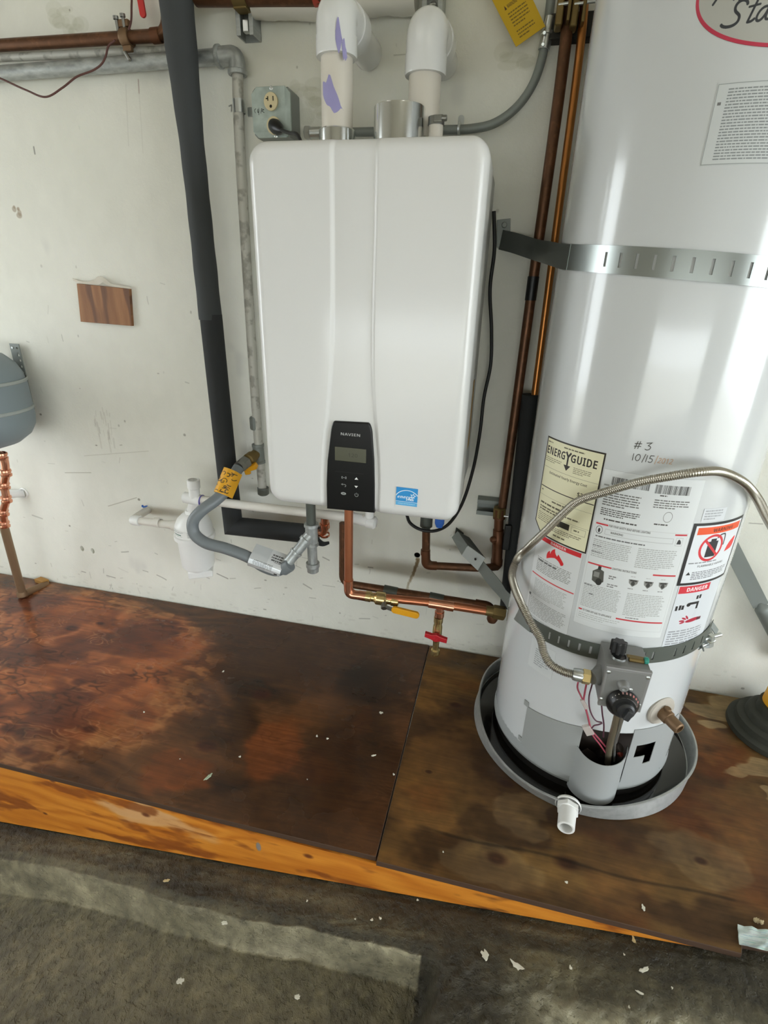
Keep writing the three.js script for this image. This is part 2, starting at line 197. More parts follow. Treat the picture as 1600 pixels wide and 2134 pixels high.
  // grey smudges where a bucket rubbed, and chipped paint left of the panel
  g.strokeStyle = 'rgba(130,126,108,.13)'; for (let k = 0; k < 26; k++) { const p = [-1.1803, 0.6435]; g.lineWidth = 1 + r() * 3; g.beginPath(); const x = X(p[0]) + (r() - 0.5) * 44, y = Y(p[1]) + (r() - 0.5) * 70; g.moveTo(x, y); g.lineTo(x + (r() - 0.5) * 6, y + 8 + r() * 26); g.stroke(); }
  g.fillStyle = 'rgba(150,132,108,.55)'; for (let k = 0; k < 6; k++) { const p = [-1.3283, 1.2261]; g.beginPath(); g.ellipse(X(p[0]) + (r() - 0.5) * 14, Y(p[1]) + (r() - 0.5) * 22, 2 + r() * 4, 2 + r() * 4, 0, 0, 7); g.fill(); }
  // dirt along the platform
  for (let i = 0; i < 260; i++) { const x = -1.8 + r() * 2.6; g.fillStyle = `rgba(88,80,62,${r() * 0.08})`; g.beginPath(); g.ellipse(X(x), Y(r() * r() * 0.09), 1.5 + r() * 6, 1 + r() * 2, 0, 0, 7); g.fill(); }
  { const p = [-0.6643, 1.4355]; txt(g, '78', X(p[0]), Y(p[1]), 12, 'rgba(40,40,40,.7)', { rot: -0.3 }); }
});
wallTex.repeat.set(1 / (WX1 - WX0), 1 / (WY1 - WY0)); wallTex.offset.set(-WX0 / (WX1 - WX0), -WY0 / (WY1 - WY0)); wallTex.wrapS = wallTex.wrapT = THREE.MirroredRepeatWrapping;
const wallMat = mat(0xffffff, 0.62, 0, { map: wallTex, bumpMap: rep(grit, 3, 3), bumpScale: 0.0008 });
const circ = (c, rx, ry, n = 16) => Array.from({ length: n }, (_, i) => [c[0] + rx * Math.cos(-i / n * 6.283), c[1] + ry * Math.sin(-i / n * 6.283)]);
const RX0 = -2.4, RX1 = 3.0, RZ = 5.6, FLOORY = -0.42, CEIL = 2.45;
{
  const skin = extrude([[RX0, FLOORY], [RX1, FLOORY], [RX1, CEIL], [RX0, CEIL]], 0.016, { holes: [circ([-1.3713, 0.1667], 0.008, 0.011), circ([-1.328, 0.1633], 0.008, 0.011), circ([-0.1558, 0.3207], 0.0095, 0.009)] });
  skin.translate(0, 0, -0.016);
  const core = extrude([[RX0, FLOORY], [RX1, FLOORY], [RX1, CEIL], [RX0, CEIL]], 0.07, { holes: [circ([-0.1558, 0.3207], 0.0095, 0.009)] }); core.translate(0, 0, -0.086); const outer = new THREE.BoxGeometry(RX1 - RX0, CEIL - FLOORY, 0.03); outer.translate((RX0 + RX1) / 2, (CEIL + FLOORY) / 2, -0.101);
  const wb = struct('wall_back', [skin, core, outer], wallMat); { const h = [-0.1558, 0.3207]; part(wb, 'hole_lining', turned([h[0], h[1], -0.0855], [0, 0, 1], [[0, 0], [0.001, 0.0088], [0.082, 0.0092], [0.082, 0.0088], [0.002, 0.0082], [0.002, 0]], 20), M.soot, 'dark hole in the wall with a rusty run below'); }
  const plain = mat(0xb5b0a4, 0.8), ceilMat = mat(0xc4beb0, 0.85);
  const side = (x, z0, z1, y0, y1) => { const g = new THREE.BoxGeometry(0.15, y1 - y0, z1 - z0); g.translate(x, (y0 + y1) / 2, (z0 + z1) / 2); return g; };
  struct('wall_left', [side(RX0 - 0.075, -0.12, 0.4, FLOORY, CEIL), side(RX0 - 0.075, 1.0, RZ + 0.15, FLOORY, CEIL), side(RX0 - 0.075, 0.4, 1.0, 1.75, CEIL), side(RX0 - 0.075, 0.4, 1.0, FLOORY, 0.2)], plain);
  // both side walls have a wide open doorway to the daylight
  struct('wall_right', [side(RX1 + 0.075, -0.12, 0.8, FLOORY, CEIL), side(RX1 + 0.075, 3.3, RZ + 0.15, FLOORY, CEIL), side(RX1 + 0.075, 0.8, 3.3, 1.9, CEIL)], plain);
  const fw = (x0, x1, y0, y1) => { const g = new THREE.BoxGeometry(x1 - x0, y1 - y0, 0.15); g.translate((x0 + x1) / 2, (y0 + y1) / 2, RZ + 0.075); return g; };
  struct('wall_front', [fw(RX0, -2.0, FLOORY, CEIL), fw(2.6, RX1, FLOORY, CEIL), fw(-2.0, 2.6, 0.75, CEIL)], mat(0xdedbd0, 0.8));
  const c = new THREE.BoxGeometry(RX1 - RX0 + 0.3, 0.12, RZ + 0.3); c.translate((RX0 + RX1) / 2, CEIL + 0.06, RZ / 2); struct('ceiling', c, ceilMat);
}
// concrete: upper slab strip beside the platform, a worn kerb step, the lower floor; it rises to the right
const slabY = (x) => -0.085 + 0.135 * Math.max(-1.6, Math.min(0.62, x));
{
  const xs = [], zs = []; for (let x = RX0; x < -1.34; x += 0.16) xs.push(x); for (let x = -1.34; x < 1.0; x += 0.0042) xs.push(x); for (let x = 1.0; x < RX1 + 0.01; x += 0.2) xs.push(x);
  for (let z = 0.66; z < 1.2; z += (z > 0.77 && z < 0.835 ? 0.0015 : 0.0042)) zs.push(z); for (let z = 1.2; z < RZ + 0.2; z += 0.22) zs.push(z);
  const pos = [], col = [], uv = [], idx = [], nx = xs.length;
  const edge = (x) => 0.787 + 0.02 * ss(-0.8, -0.3, x) + 0.012 * (fbm(x * 18, 3.3, 4) - 0.5) + 0.004 * Math.sin(x * 9);
  const lin = (r, g, b) => new THREE.Color().setRGB(r / 255, g / 255, b / 255, THREE.SRGBColorSpace).toArray();
  for (const z of zs) for (const x of xs) {
    const n1 = fbm(x * 9, z * 9, 4) - 0.5, n2 = fbm(x * 60, z * 70, 3) - 0.5, streak = fbm(x * 14, z * 150 + x * 30, 3) - 0.5;
    const end = 0.036 + 0.016 * (fbm(z * 24, 8.1, 3) - 0.5), k = ss(0, 0.016, z - edge(x)) * ss(0.022, -0.012, x - end);   // 1 on the lower floor
    const drop = 0.084 + 0.05 * Math.max(0, -x - 0.45), right = ss(-0.05, 0.1, x);
    let y = slabY(x) - k * drop + n1 * (0.004 + 0.026 * right * ss(0.74, 0.85, z)) + n2 * (0.0026 + 0.010 * right * ss(0.75, 0.85, z)) + streak * 0.003 * (1 - k) * (1 - right);
    y -= right * 0.05 * ss(0.86, 1.15, z); y -= (1 - k) * (1 - right) * 0.006 * ss(-0.02, 0.0, z - edge(x));
    if (z < 0.72) y = Math.min(y, slabY(x) - 0.002);
    pos.push(x, y, z); uv.push(x, z - y);
    const m1 = fbm(x * 9 + 5, (z + y * 2.5) * 9, 4) - 0.5, m2 = fbm(x * 60, (z + y) * 70, 3) - 0.5;
    const face = ss(-0.004, 0.003, z - edge(x)) * ss(0.022, 0.016, z - edge(x)) * ss(0.03, 0, x - end);
    let c = mixc([87, 80, 59], [114, 106, 82], fbm(x * 7 + 3, z * 7, 5));                              // lower floor
    const top = mixc([54, 49, 35], [94, 87, 65], ss(0.25, 0.75, fbm(x * 4, z * 40 + 7, 4)));            // damp brushed strip
    const bright = mixc([128, 122, 99], [180, 172, 146], ss(0.25, 0.75, fbm(x * 8, (z + y * 2) * 9, 4)));
    if (z < edge(x) || x > end - 0.02) c = top;
    c = mixc(c, bright, Math.min(1, face * 1.2) * (0.5 + 0.5 * ss(-0.75, -0.05, x)));
    if (x > end - 0.02) { const wet = ss(0.16, 0.02, Math.hypot((x - 0.07) * 0.9, (z - 0.84) * 1.1) + 0.1 * n1 + 0.04 * n2); c = mixc(top, mixc([98, 92, 72], [176, 170, 146], ss(0.3, 0.72, fbm(x * 7 + 1, z * 9, 4))), ss(0.78, 0.86, z + 0.05 * n1)); c = mixc(c, [52, 47, 34], wet); }
    const s = 1 + 0.5 * m2 + 0.35 * m1; col.push(...lin(c[0] * s, c[1] * s, c[2] * s));
  }
  for (let j = 0; j < zs.length - 1; j++) for (let i = 0; i < nx - 1; i++) { const a = j * nx + i; idx.push(a, a + nx, a + 1, a + 1, a + nx, a + nx + 1); }
  const g = new THREE.BufferGeometry(); g.setAttribute('position', new THREE.Float32BufferAttribute(pos, 3)); g.setAttribute('uv', new THREE.Float32BufferAttribute(uv, 2)); g.setAttribute('color', new THREE.Float32BufferAttribute(col, 3)); g.setIndex(idx); g.computeVertexNormals();
  struct('floor', [g], mat(0xffffff, 0.62, 0, { vertexColors: true, bumpMap: rep(pitted, 2.2, 2.2), bumpScale: 0.006 })).geometry = g;
  const o = new THREE.BoxGeometry(16, 0.1, 16); o.translate(0, FLOORY - 0.06, 5); struct('floor_outside', o, mat(0xb4b0a4, 0.85));
}
// ceiling fluorescents
for (const [x, z, ln, label] of [[-1.5, 1.75, 1.25, 'fluorescent ceiling batten on the left behind the camera'], [0.75, 2.3, 1.25, 'fluorescent ceiling batten on the right behind the camera']]) {
  const t = thing('ceiling_light', label, 'ceiling light');
  part(t, 'housing', rbox([x, CEIL - 0.03, z], 0.16, 0.06, ln, 0.01), mat(0xe6e6e2, 0.4));
  part(t, 'diffuser', rbox([x, CEIL - 0.068, z], 0.13, 0.02, ln - 0.04, 0.008), mat(0xffffff, 0.5, 0, { emissive: 0xfffaf2, emissiveIntensity: TUBE_POWER }));
  const L = new THREE.RectAreaLight(0xfffaf2, TUBE_POWER, 0.13, ln - 0.04); L.position.set(x, CEIL - 0.084, z); L.rotation.set(-Math.PI / 2, 0, 0); L.castShadow = true; scene.add(L);
}

// ---------------------------------------------------------------- the wooden platform
const blob = (list, x, z, w, soft = 0.3) => { let best = 0; const ax = x + 0.09 * (fbm(x * 8 + 3, z * 11 + 8, 3) - 0.5) + 0.04 * (fbm(x * 26, z * 40, 2) - 0.5), az = z + 0.07 * (fbm(x * 7 + 33, z * 12 + 1, 3) - 0.5) + 0.02 * (fbm(x * 24 + 9, z * 44, 2) - 0.5); for (const [c, rx, rz, k] of list) { const d = Math.hypot((ax - c[0]) / rx, (az - c[1]) / rz) + w * 0.6; best = Math.max(best, k * ss(1 + soft, 1 - soft, d)); } return best; };
function wood(x, z, seed) { const wx = fbm(x * 1.7 + seed, z * 4 + seed, 3), wz = fbm(x * 2.3 + 31 + seed, z * 5.1, 3); const sw = fbm(x * 3 + wx * 1.6 + seed, z * 7 + wz * 1.4, 4), rings = Math.sin((z * 9 + wz * 7 + wx * 6 + sw * 9 + x * 0.8) * 3.1) * (0.35 + 0.65 * ss(0.35, 0.7, fbm(x * 3 + 90, z * 5, 2))), fine = fbm(x * 9 + seed, z * 260 + wx * 20, 3) - 0.5, big = fbm(x * 2.5 + 7 + seed, z * 5 + 2, 3) - 0.5; return [rings, fine, big]; }
const knot = (x, z, c, r) => { const d = Math.hypot((x - c[0]) * 0.62, z - c[1]) / r; return [ss(1.2, 0.3, d), Math.sin(d * 6 + fbm(x * 30, z * 40, 2) * 5) * ss(2.6, 1, d)]; };
// left sheet: water-stained, red where it is soaked thin, almost black where water stands
const pale1 = [[[-0.9519, 0.1965], 0.16, 0.11, 1], [[-1.1356, 0.4114], 0.42, 0.3, 1], [[-1.3688, 0.2022], 0.4, 0.16, 1], [[-0.8735, 0.5154], 0.14, 0.08, 0.9]];
const rust1 = [[[-0.4178, 0.5092], 0.085, 0.1, 1], [[-0.6017, 0.6263], 0.095, 0.05, 1], [[-0.2422, 0.3658], 0.03, 0.05, 0.5], [[-0.3112, 0.5396], 0.08, 0.05, 0.6]];
const black1 = [[[-0.2535, 0.2269], 0.09, 0.1, 1], [[-0.539, 0.3237], 0.1, 0.045, 0.8], [[-0.5486, 0.4467], 0.05, 0.1, 0.8], [[-0.2391, 0.4624], 0.09, 0.2, 0.7], [[-0.3071, 0.6658], 0.16, 0.08, 0.5], [[-0.4622, 0.6325], 0.05, 0.05, 0.7]];
const knots1 = [[[-1.0431, 0.4325], 0.018], [[-0.8925, 0.571], 0.016], [[-1.0869, 0.6189], 0.02], [[-0.9936, 0.6674], 0.02], [[-0.5759, 0.543], 0.02], [[-0.5225, 0.3429], 0.022], [[-1.2524, 0.226], 0.02], [[-1.1817, 0.1789], 0.012]];
const SX0 = -2.0, SEAM = -0.098;
const sheetTex1 = pixTex(2048, 800, (u, v) => {
  const x = SX0 + u * (SEAM - SX0), z = (1 - v) * 0.72, [ri, fi, bi] = wood(x, z, 0), w = (fbm(x * 9, z * 9, 4) - 0.5) * 0.55;
  let p = blob(pale1, x, z, w), edge = p * (1 - p) * 4;
  let c = mixc([68, 42, 24], [96, 62, 36], ss(-0.2, 0.25, bi + ri * 0.06));
  c = mixc(c, mixc(mixc([120, 62, 34], [160, 94, 54], 0.5 + 0.35 * ri + 0.9 * bi), [84, 44, 30], 0.8 * ss(0.56, 0.7, fbm(x * 4 + 12, z * 8 + 3, 4))), p);
  c = mixc(c, [184, 126, 78], Math.min(1, edge * 0.5 * ss(0.45, 0.62, fbm(x * 22, z * 40, 3)) + 0.35 * edge * p * p));
  c = mixc(c, mixc([104, 50, 20], [128, 70, 34], 0.5 + bi), blob(rust1, x, z, w, 0.2) * 0.75);
  { const q = fbm(x * 4 + 2, z * 9, 4) * 9 + z * 10 + 3 * fbm(x * 14, z * 30, 3), l = Math.pow(Math.abs(Math.sin(q * 5)), 10) * ss(0.45, 0.62, fbm(x * 9 + 70, z * 16, 3)); c = mixc(c, [196, 138, 92], l * (0.06 + 0.36 * p)); const d = Math.pow(Math.abs(Math.sin(q * 3.1 + 1)), 8) * ss(0.45, 0.65, fbm(x * 8 + 20, z * 14 + 4, 3)); c = mixc(c, [52, 26, 14], d * (0.15 + 0.4 * p)); }
  c = mixc(c, [24, 14, 8], blob(black1, x, z, w * 1.2, 0.5) * 0.62);
  let s = 1 + 0.25 * fi + 0.06 * ri + 0.2 * (fbm(x * 40, z * 55, 3) - 0.5); for (const [k, r] of knots1) { const [a, b] = knot(x, z, k, r); c = mixc(c, [62, 28, 18], a * 0.7); s += 0.05 * b; }
  return [c[0] * s, c[1] * s, c[2] * s];
});
const gloss1 = pixTex(1024, 400, (u, v) => { const x = SX0 + u * (SEAM - SX0), z = (1 - v) * 0.72, r = 46 + 46 * ss(0.5, 0.75, fbm(x * 8, z * 9, 4)) + 20 * fbm(x * 50, z * 80, 2); return [r, r, r]; }, false);
// right sheet: olive-brown, drier, with pale dried islands to the right
const pale2 = [[[0.7092, 0.0686], 0.07, 0.025, 0.9], [[0.6985, 0.1433], 0.035, 0.028, 0.9], [[0.7849, 0.0428], 0.06, 0.04, 0.9], [[0.7588, 0.2611], 0.06, 0.03, 0.85], [[0.692, 0.2857], 0.03, 0.022, 0.75], [[0.7449, 0.3525], 0.03, 0.02, 0.7], [[0.5383, 0.5468], 0.09, 0.06, 0.35], [[0.203, 0.5229], 0.06, 0.06, 0.35], [[0.1154, 0.6545], 0.1, 0.05, 0.3]];
const red2 = [[[0.6496, 0.2298], 0.1, 0.1, 0.9], [[0.6207, 0.4274], 0.14, 0.09, 0.7], [[0.661, 0.5257], 0.1, 0.1, 0.6], [[0.3862, 0.6245], 0.07, 0.08, 0.5], [[-0.0045, 0.5763], 0.08, 0.06, 0.45], [[0.0169, 0.144], 0.05, 0.05, 0.5], [[0.6399, 0.0963], 0.05, 0.03, 0.8]];
const dark2 = [[[0.3591, 0.5615], 0.2, 0.06, 0.75], [[0.0794, 0.245], 0.09, 0.03, 0.8], [[0.1604, 0.4714], 0.06, 0.04, 0.6], [[0.0402, 0.0835], 0.12, 0.03, 0.9], [[0.1994, 0.7338], 0.25, 0.05, 0.4], [[0.6198, 0.3656], 0.08, 0.06, 0.5], [[0.0383, 0.664], 0.1, 0.05, 0.4]];
const knots2 = [[[-0.0271, 0.4783], 0.006], [[0.1548, 0.4636], 0.014], [[0.1392, 0.6484], 0.016], [[0.2769, 0.6233], 0.018], [[0.5465, 0.5498], 0.01], [[0.0134, 0.244], 0.013]];
const SX1 = 1.1;
const sheetTex2 = pixTex(1536, 960, (u, v) => {
  const x = SEAM + u * (SX1 - SEAM), z = (1 - v) * 0.72, [ri, fi, bi] = wood(x, z, 40), w = (fbm(x * 11 + 60, z * 11, 4) - 0.5) * 0.9;
  let c = mixc([74, 51, 28], [110, 81, 44], ss(-0.3, 0.3, bi + ri * 0.05)); c = mixc(c, [126, 86, 40], ss(0.22, 0.0, x + 0.098) * 0.55);
  c = mixc(c, mixc([96, 50, 22], [116, 70, 34], 0.5 + bi), blob(red2, x, z, w));
  c = mixc(c, [46, 28, 15], blob(dark2, x, z, w, 0.5) * 0.7);
  { const g = ss(0.42, 0.7, fbm(x * 6 + 3, z * 10 + 8, 4)); c = mixc(c, [124, 96, 52], g * 0.45); const k = ss(0.5, 0.72, fbm(x * 9 + 31, z * 12 + 5, 4)); c = mixc(c, [50, 32, 18], k * 0.6); }
  c = mixc(c, [150, 128, 94], blob(pale2, x, z, w * 0.5, 0.1) * 0.95);
  let s = 1 + 0.2 * fi + 0.05 * ri + 0.3 * (fbm(x * 40, z * 55, 3) - 0.5); for (const [k, r] of knots2) { const [a, b] = knot(x, z, k, r); c = mixc(c, [48, 24, 14], a * 0.7); s += 0.04 * b; }
  s *= 1 - 0.35 * ss(0.006, 0.0, Math.abs(z - 0.62 - 0.004 * Math.sin(x * 20))) * ss(0.1, 0.4, fbm(x * 20, 5, 2));
  return [c[0] * s, c[1] * s, c[2] * s];
});
const gloss2 = pixTex(768, 480, (u, v) => { const x = SEAM + u * (SX1 - SEAM), z = (1 - v) * 0.72, w = (fbm(x * 11 + 60, z * 11, 4) - 0.5) * 0.9, r = 120 + 70 * ss(0.3, 0.7, fbm(x * 6, z * 7, 4)) - 60 * blob(dark2, x, z, w); return [r, r, r]; }, false);
const skirtPale = [[[-0.6513, -0.0377], 0.1, 0.02, 1], [[-0.6009, -0.0648], 0.1, 0.022, 0.9], [[-0.5166, -0.0638], 0.05, 0.012, 0.6]];
const skirtTex = pixTex(2048, 256, (u, v) => {
  const x = SX0 + u * (SX1 - SX0), y = -0.3 + v * 0.3, w = (fbm(x * 20, y * 40, 4) - 0.5) * 0.8, ri = Math.sin((y * 40 + fbm(x * 3, y * 14, 3) * 9) * 3), fi = fbm(x * 8, y * 300, 3) - 0.5;
  let c = mixc([186, 106, 26], [220, 144, 50], 0.5 + 0.3 * ri + fi * 0.4); c = mixc(c, [214, 168, 120], Math.max(0, blob(skirtPale, x, y, w)) * 0.85);
  c = mixc(c, [74, 36, 14], ss(0.56, 0.72, fbm(x * 7 + 4, y * 26, 4)) * ss(-0.1, 0.1, x) * 0.9); c = mixc(c, [120, 58, 18], ss(0.58, 0.74, fbm(x * 9, y * 30 + 9, 4)) * 0.7);
  for (const [k, r] of [[[-0.2452, -0.0452], 0.008], [[-0.8755, -0.0158], 0.006], [[-0.635, -0.0496], 0.008], [[-0.9311, -0.1451], 0.005]]) { const [a] = knot(x, y, k, r); c = mixc(c, [86, 36, 14], a * 0.8); }
  c = mixc(c, [132, 124, 120], ss(1, 0.6, Math.hypot((x - [-0.3595, -0.0571][0]) / 0.007, (y - [-0.3595, -0.0571][1]) / 0.017)));
  return c;
});
const uvRect = (t, x0, x1, y0, y1) => { t.repeat.set(1 / (x1 - x0), 1 / (y1 - y0)); t.offset.set(-x0 / (x1 - x0), -y0 / (y1 - y0)); t.wrapS = t.wrapT = THREE.MirroredRepeatWrapping; return t; };
{
  const edgeMat = mat(0x46301f, 0.8);
  const flat = (pts) => { const g = extrude(pts, 0.012, { bevel: 0.0012, bs: 1 }); g.rotateX(-Math.PI / 2); g.translate(0, -0.012 - 0.0012 + 0.0012, 0); return g; };
  for (const t of [sheetTex1, gloss1]) uvRect(t, SX0, SEAM, -0.72, 0); for (const t of [sheetTex2, gloss2]) uvRect(t, SEAM, SX1, -0.72, 0);
  solo('plywood_sheet', 'water-soaked reddish brown plywood sheet under the expansion tank and the white wall heater', 'plywood sheet', flat([[SX0, -0.714], [-0.45, -0.711], [SEAM - 0.0015, -0.706], [SEAM - 0.0015, -0.003], [SX0, -0.003]]), [phys(0xffffff, 1, { map: sheetTex1, roughnessMap: gloss1, bumpMap: rep(grit, 2, 9), bumpScale: 0.0004, specularIntensity: 0.6, clearcoat: 0.12, clearcoatRoughness: 0.1 }), edgeMat]);
  solo('plywood_sheet', 'olive brown stained plywood sheet under the drain pan of the tall tank', 'plywood sheet', flat([[SEAM + 0.001, -0.714], [0.1, -0.713], [0.566, -0.712], [0.572, -0.696], [SX1, -0.69], [SX1, -0.004], [SEAM + 0.001, -0.004]]), [phys(0xffffff, 1, { map: sheetTex2, roughnessMap: gloss2, bumpMap: rep(grit, 2, 9), bumpScale: 0.0006, specularIntensity: 0.55 }), edgeMat]);
  const sk = extrude([[SX0, slabY(SX0) + 0.003], [-1.2, slabY(-1.2) + 0.003], [0.52, slabY(0.52) + 0.003], [0.5, -0.0145], [SX0, -0.0145]], 0.03); sk.translate(0, 0, 0.68);
  solo('skirt_board', 'bare orange pine board closing the front of the wooden platform, scraped pale near its left', 'board', sk, mat(0xffffff, 0.45, 0, { map: uvRect(skirtTex, SX0, SX1, -0.3, 0), bumpMap: rep(grit, 1, 8), bumpScale: 0.0006 }));
  const ch = extrude([[-0.024, -0.011], [0.022, -0.014], [0.026, 0.009], [-0.018, 0.012]], 0.012, { bevel: 0.002 }); ch.rotateX(-Math.PI / 2); ch.rotateY(-0.15); const cp = [-1.5732, 0.002, 0.0148]; ch.translate(...cp);
  solo('wood_offcut', 'small tan wood offcut lying against the wall by the left copper pipe foot', 'wood offcut', ch, mat(0xa47838, 0.7));
}

// ---------------------------------------------------------------- white wall-hung water heater
const HX0 = -0.458, HX1 = -0.022, HY0 = 0.597, HY1 = 1.296, HZ = 0.357;
{
  const t = thing('wall_water_heater', 'large white wall-hung tankless water heater with black control panel', 'water heater');
  // front cover: a rounded shell whose face carries a shallow channel that widens into the control panel
  const b = 0.024, CR = 0.036, DEP = 0.0042, EL = [[-0.2888, 1.2982], [-0.2889, 1.1378], [-0.2901, 1.0231], [-0.2943, 0.9155], [-0.3027, 0.8281], [-0.3136, 0.7448], [-0.3184, 0.6679], [-0.3198, 0.5389]], ER = [[-0.2185, 1.2965], [-0.219, 1.1385], [-0.2207, 1.0255], [-0.2199, 0.9198], [-0.2145, 0.8348], [-0.2047, 0.755], [-0.199, 0.681], [-0.2025, 0.5429]];
  const edgeX = (E, y) => { if (y >= E[0][1]) return E[0][0]; for (let i = 1; i < E.length; i++) if (y >= E[i][1]) { const u = (y - E[i][1]) / (E[i - 1][1] - E[i][1]); return E[i][0] + (E[i - 1][0] - E[i][0]) * u; } return E[E.length - 1][0]; };
  const smooth = (E, y) => (edgeX(E, y - 0.03) + edgeX(E, y - 0.015) + edgeX(E, y) + edgeX(E, y + 0.015) + edgeX(E, y + 0.03)) / 5;
  const FL = 0.0105, chan = (x, y) => { const l = smooth(EL, y), r = smooth(ER, y); return DEP * ss(l - FL, l, x) * ss(r + FL, r, x); };
  const outl = (x, y) => { const dx = x - Math.min(HX1 - CR, Math.max(HX0 + CR, x)), dy = y - Math.min(HY1 - CR, Math.max(HY0 + CR, y)); if (dx || dy) { const l = Math.hypot(dx, dy); return [CR - l, dx / l, dy / l]; } const c = [[x - HX0, -1, 0], [HX1 - x, 1, 0], [y - HY0, 0, -1], [HY1 - y, 0, 1]].sort((p, q) => p[0] - q[0])[0]; return c; };
  const inset = (y) => { const e = Math.max(0, CR - Math.min(HY1 - y, y - HY0)); return e > 0 ? CR - Math.sqrt(Math.max(0, CR * CR - e * e)) : 0; };
  const offs = [0, 0.0003, 0.0012, 0.003, 0.0055, 0.009, 0.013, 0.0175, 0.022, 0.0245, 0.03, 0.036], ys = []; for (const o of offs) ys.push(HY0 + o); for (let i = 1; i < 60; i++) ys.push(HY0 + 0.036 + (HY1 - HY0 - 0.072) * i / 60); for (const o of [...offs].reverse()) ys.push(HY1 - o);
  const rowX = (y) => { const q = inset(y), xl = HX0 + q, xr = HX1 - q, l = smooth(EL, y), r = smooth(ER, y), a = []; for (const o of offs) a.push(xl + o); for (let i = 1; i < 5; i++) a.push(xl + 0.036 + (l - FL - xl - 0.036) * i / 5); for (let i = 0; i <= 8; i++) a.push(l - FL + FL * i / 8); for (let i = 1; i < 5; i++) a.push(l + (r - l) * i / 5); for (let i = 0; i <= 8; i++) a.push(r + FL * i / 8); for (let i = 1; i < 5; i++) a.push(r + FL + (xr - 0.036 - r - FL) * i / 5); for (const o of [...offs].reverse()) a.push(xr - o); return a; };
  const pos = [], nor = [], idx = [], rows = ys.map(rowX), W0 = rows[0].length;
  ys.forEach((y, j) => rows[j].forEach((x) => { const [d0, ox, oy] = outl(x, y), d = Math.max(0, d0), k = d < b ? (b - d) / b : 0, c = Math.sqrt(1 - k * k), ch = chan(x, y), e = 5e-4; pos.push(x, y, HZ - (d < b ? b - Math.sqrt(Math.max(0, b * b - (b - d) * (b - d))) : 0) - ch); const gx = (chan(x + e, y) - chan(x - e, y)) / (2 * e), gy = (chan(x, y + e) - chan(x, y - e)) / (2 * e); const n = new THREE.Vector3(ox * k + gx * c, oy * k + gy * c, c).normalize(); nor.push(n.x, n.y, n.z); }));
  for (let j = 0; j < ys.length - 1; j++) for (let i = 0; i < W0 - 1; i++) { const a = j * W0 + i, c = a + W0; idx.push(a, a + 1, c, a + 1, c + 1, c); }
  // side wall and back rim from the outline
  const ring = []; for (let i = 0; i < W0; i++) ring.push(i); for (let j = 1; j < ys.length; j++) ring.push(j * W0 + W0 - 1); for (let i = W0 - 2; i >= 0; i--) ring.push((ys.length - 1) * W0 + i); for (let j = ys.length - 2; j > 0; j--) ring.push(j * W0);
  const rb = pos.length / 3; for (const q of ring) { const x = pos[q * 3], y = pos[q * 3 + 1], [, ox, oy] = outl(x, y); for (const z of [pos[q * 3 + 2], HZ - 0.12]) { pos.push(x, y, z); nor.push(ox, oy, 0); } }
  for (let i = 0; i < ring.length; i++) { const a = rb + i * 2, c = rb + ((i + 1) % ring.length) * 2; idx.push(a, a + 1, c, c, a + 1, c + 1); }
  const cv = new THREE.BufferGeometry(); cv.setAttribute('position', new THREE.Float32BufferAttribute(pos, 3)); cv.setAttribute('normal', new THREE.Float32BufferAttribute(nor, 3)); cv.setAttribute('uv', new THREE.Float32BufferAttribute(new Float32Array(pos.length / 3 * 2), 2)); cv.setIndex(idx);
  part(t, 'cover', cv, M.white, 'glossy white front cover');
  part(t, 'body', rbox([(HX0 + HX1) / 2 - 0.003, (HY0 + HY1) / 2, 0.125], HX1 - HX0 - 0.008, HY1 - HY0 - 0.02, 0.235, 0.01), M.heaterSide, 'sheet metal rear body');
  for (const y of [HY1 - 0.03, HY0 + 0.04]) part(t, 'mounting_bracket', rbox([-0.24, y, 0.008], 0.3, 0.03, 0.016, 0.002), M.galv);
  part(t, 'side_label', rbox([HX1 - 0.0068, ([-0.0301, 0.8642, 0.13][1] + [-0.0324, 0.7019, 0.13][1]) / 2, 0.13], 0.002, [-0.0301, 0.8642, 0.13][1] - [-0.0324, 0.7019, 0.13][1], 0.07, 0.0005), mat(0xc79a3c, 0.5), 'ochre label on the right side');
  // control panel
  const L = [[-0.2989, 0.8012], [-0.3024, 0.7773], [-0.311, 0.7129], [-0.3141, 0.6572], [-0.314, 0.5996]], R = [[-0.2038, 0.6029], [-0.2051, 0.6693], [-0.2072, 0.7232], [-0.2125, 0.7851], [-0.2159, 0.8029]];
  const sh = new THREE.Shape(); sh.moveTo(L[0][0] + 0.006, L[0][1]); sh.quadraticCurveTo(L[0][0], L[0][1], L[1][0], L[1][1]); for (let i = 2; i < 5; i++) sh.lineTo(...L[i]); for (const p of R.slice(0, 4)) sh.lineTo(...p); sh.quadraticCurveTo(R[4][0], R[4][1], R[4][0] - 0.006, R[4][1] + 0.0005);
  const px0 = [-0.3141, 0.5949][0], px1 = [-0.2051, 0.6693][0], py0 = [-0.3141, 0.5949][1] - 0.012, py1 = [-0.2989, 0.8012][1];
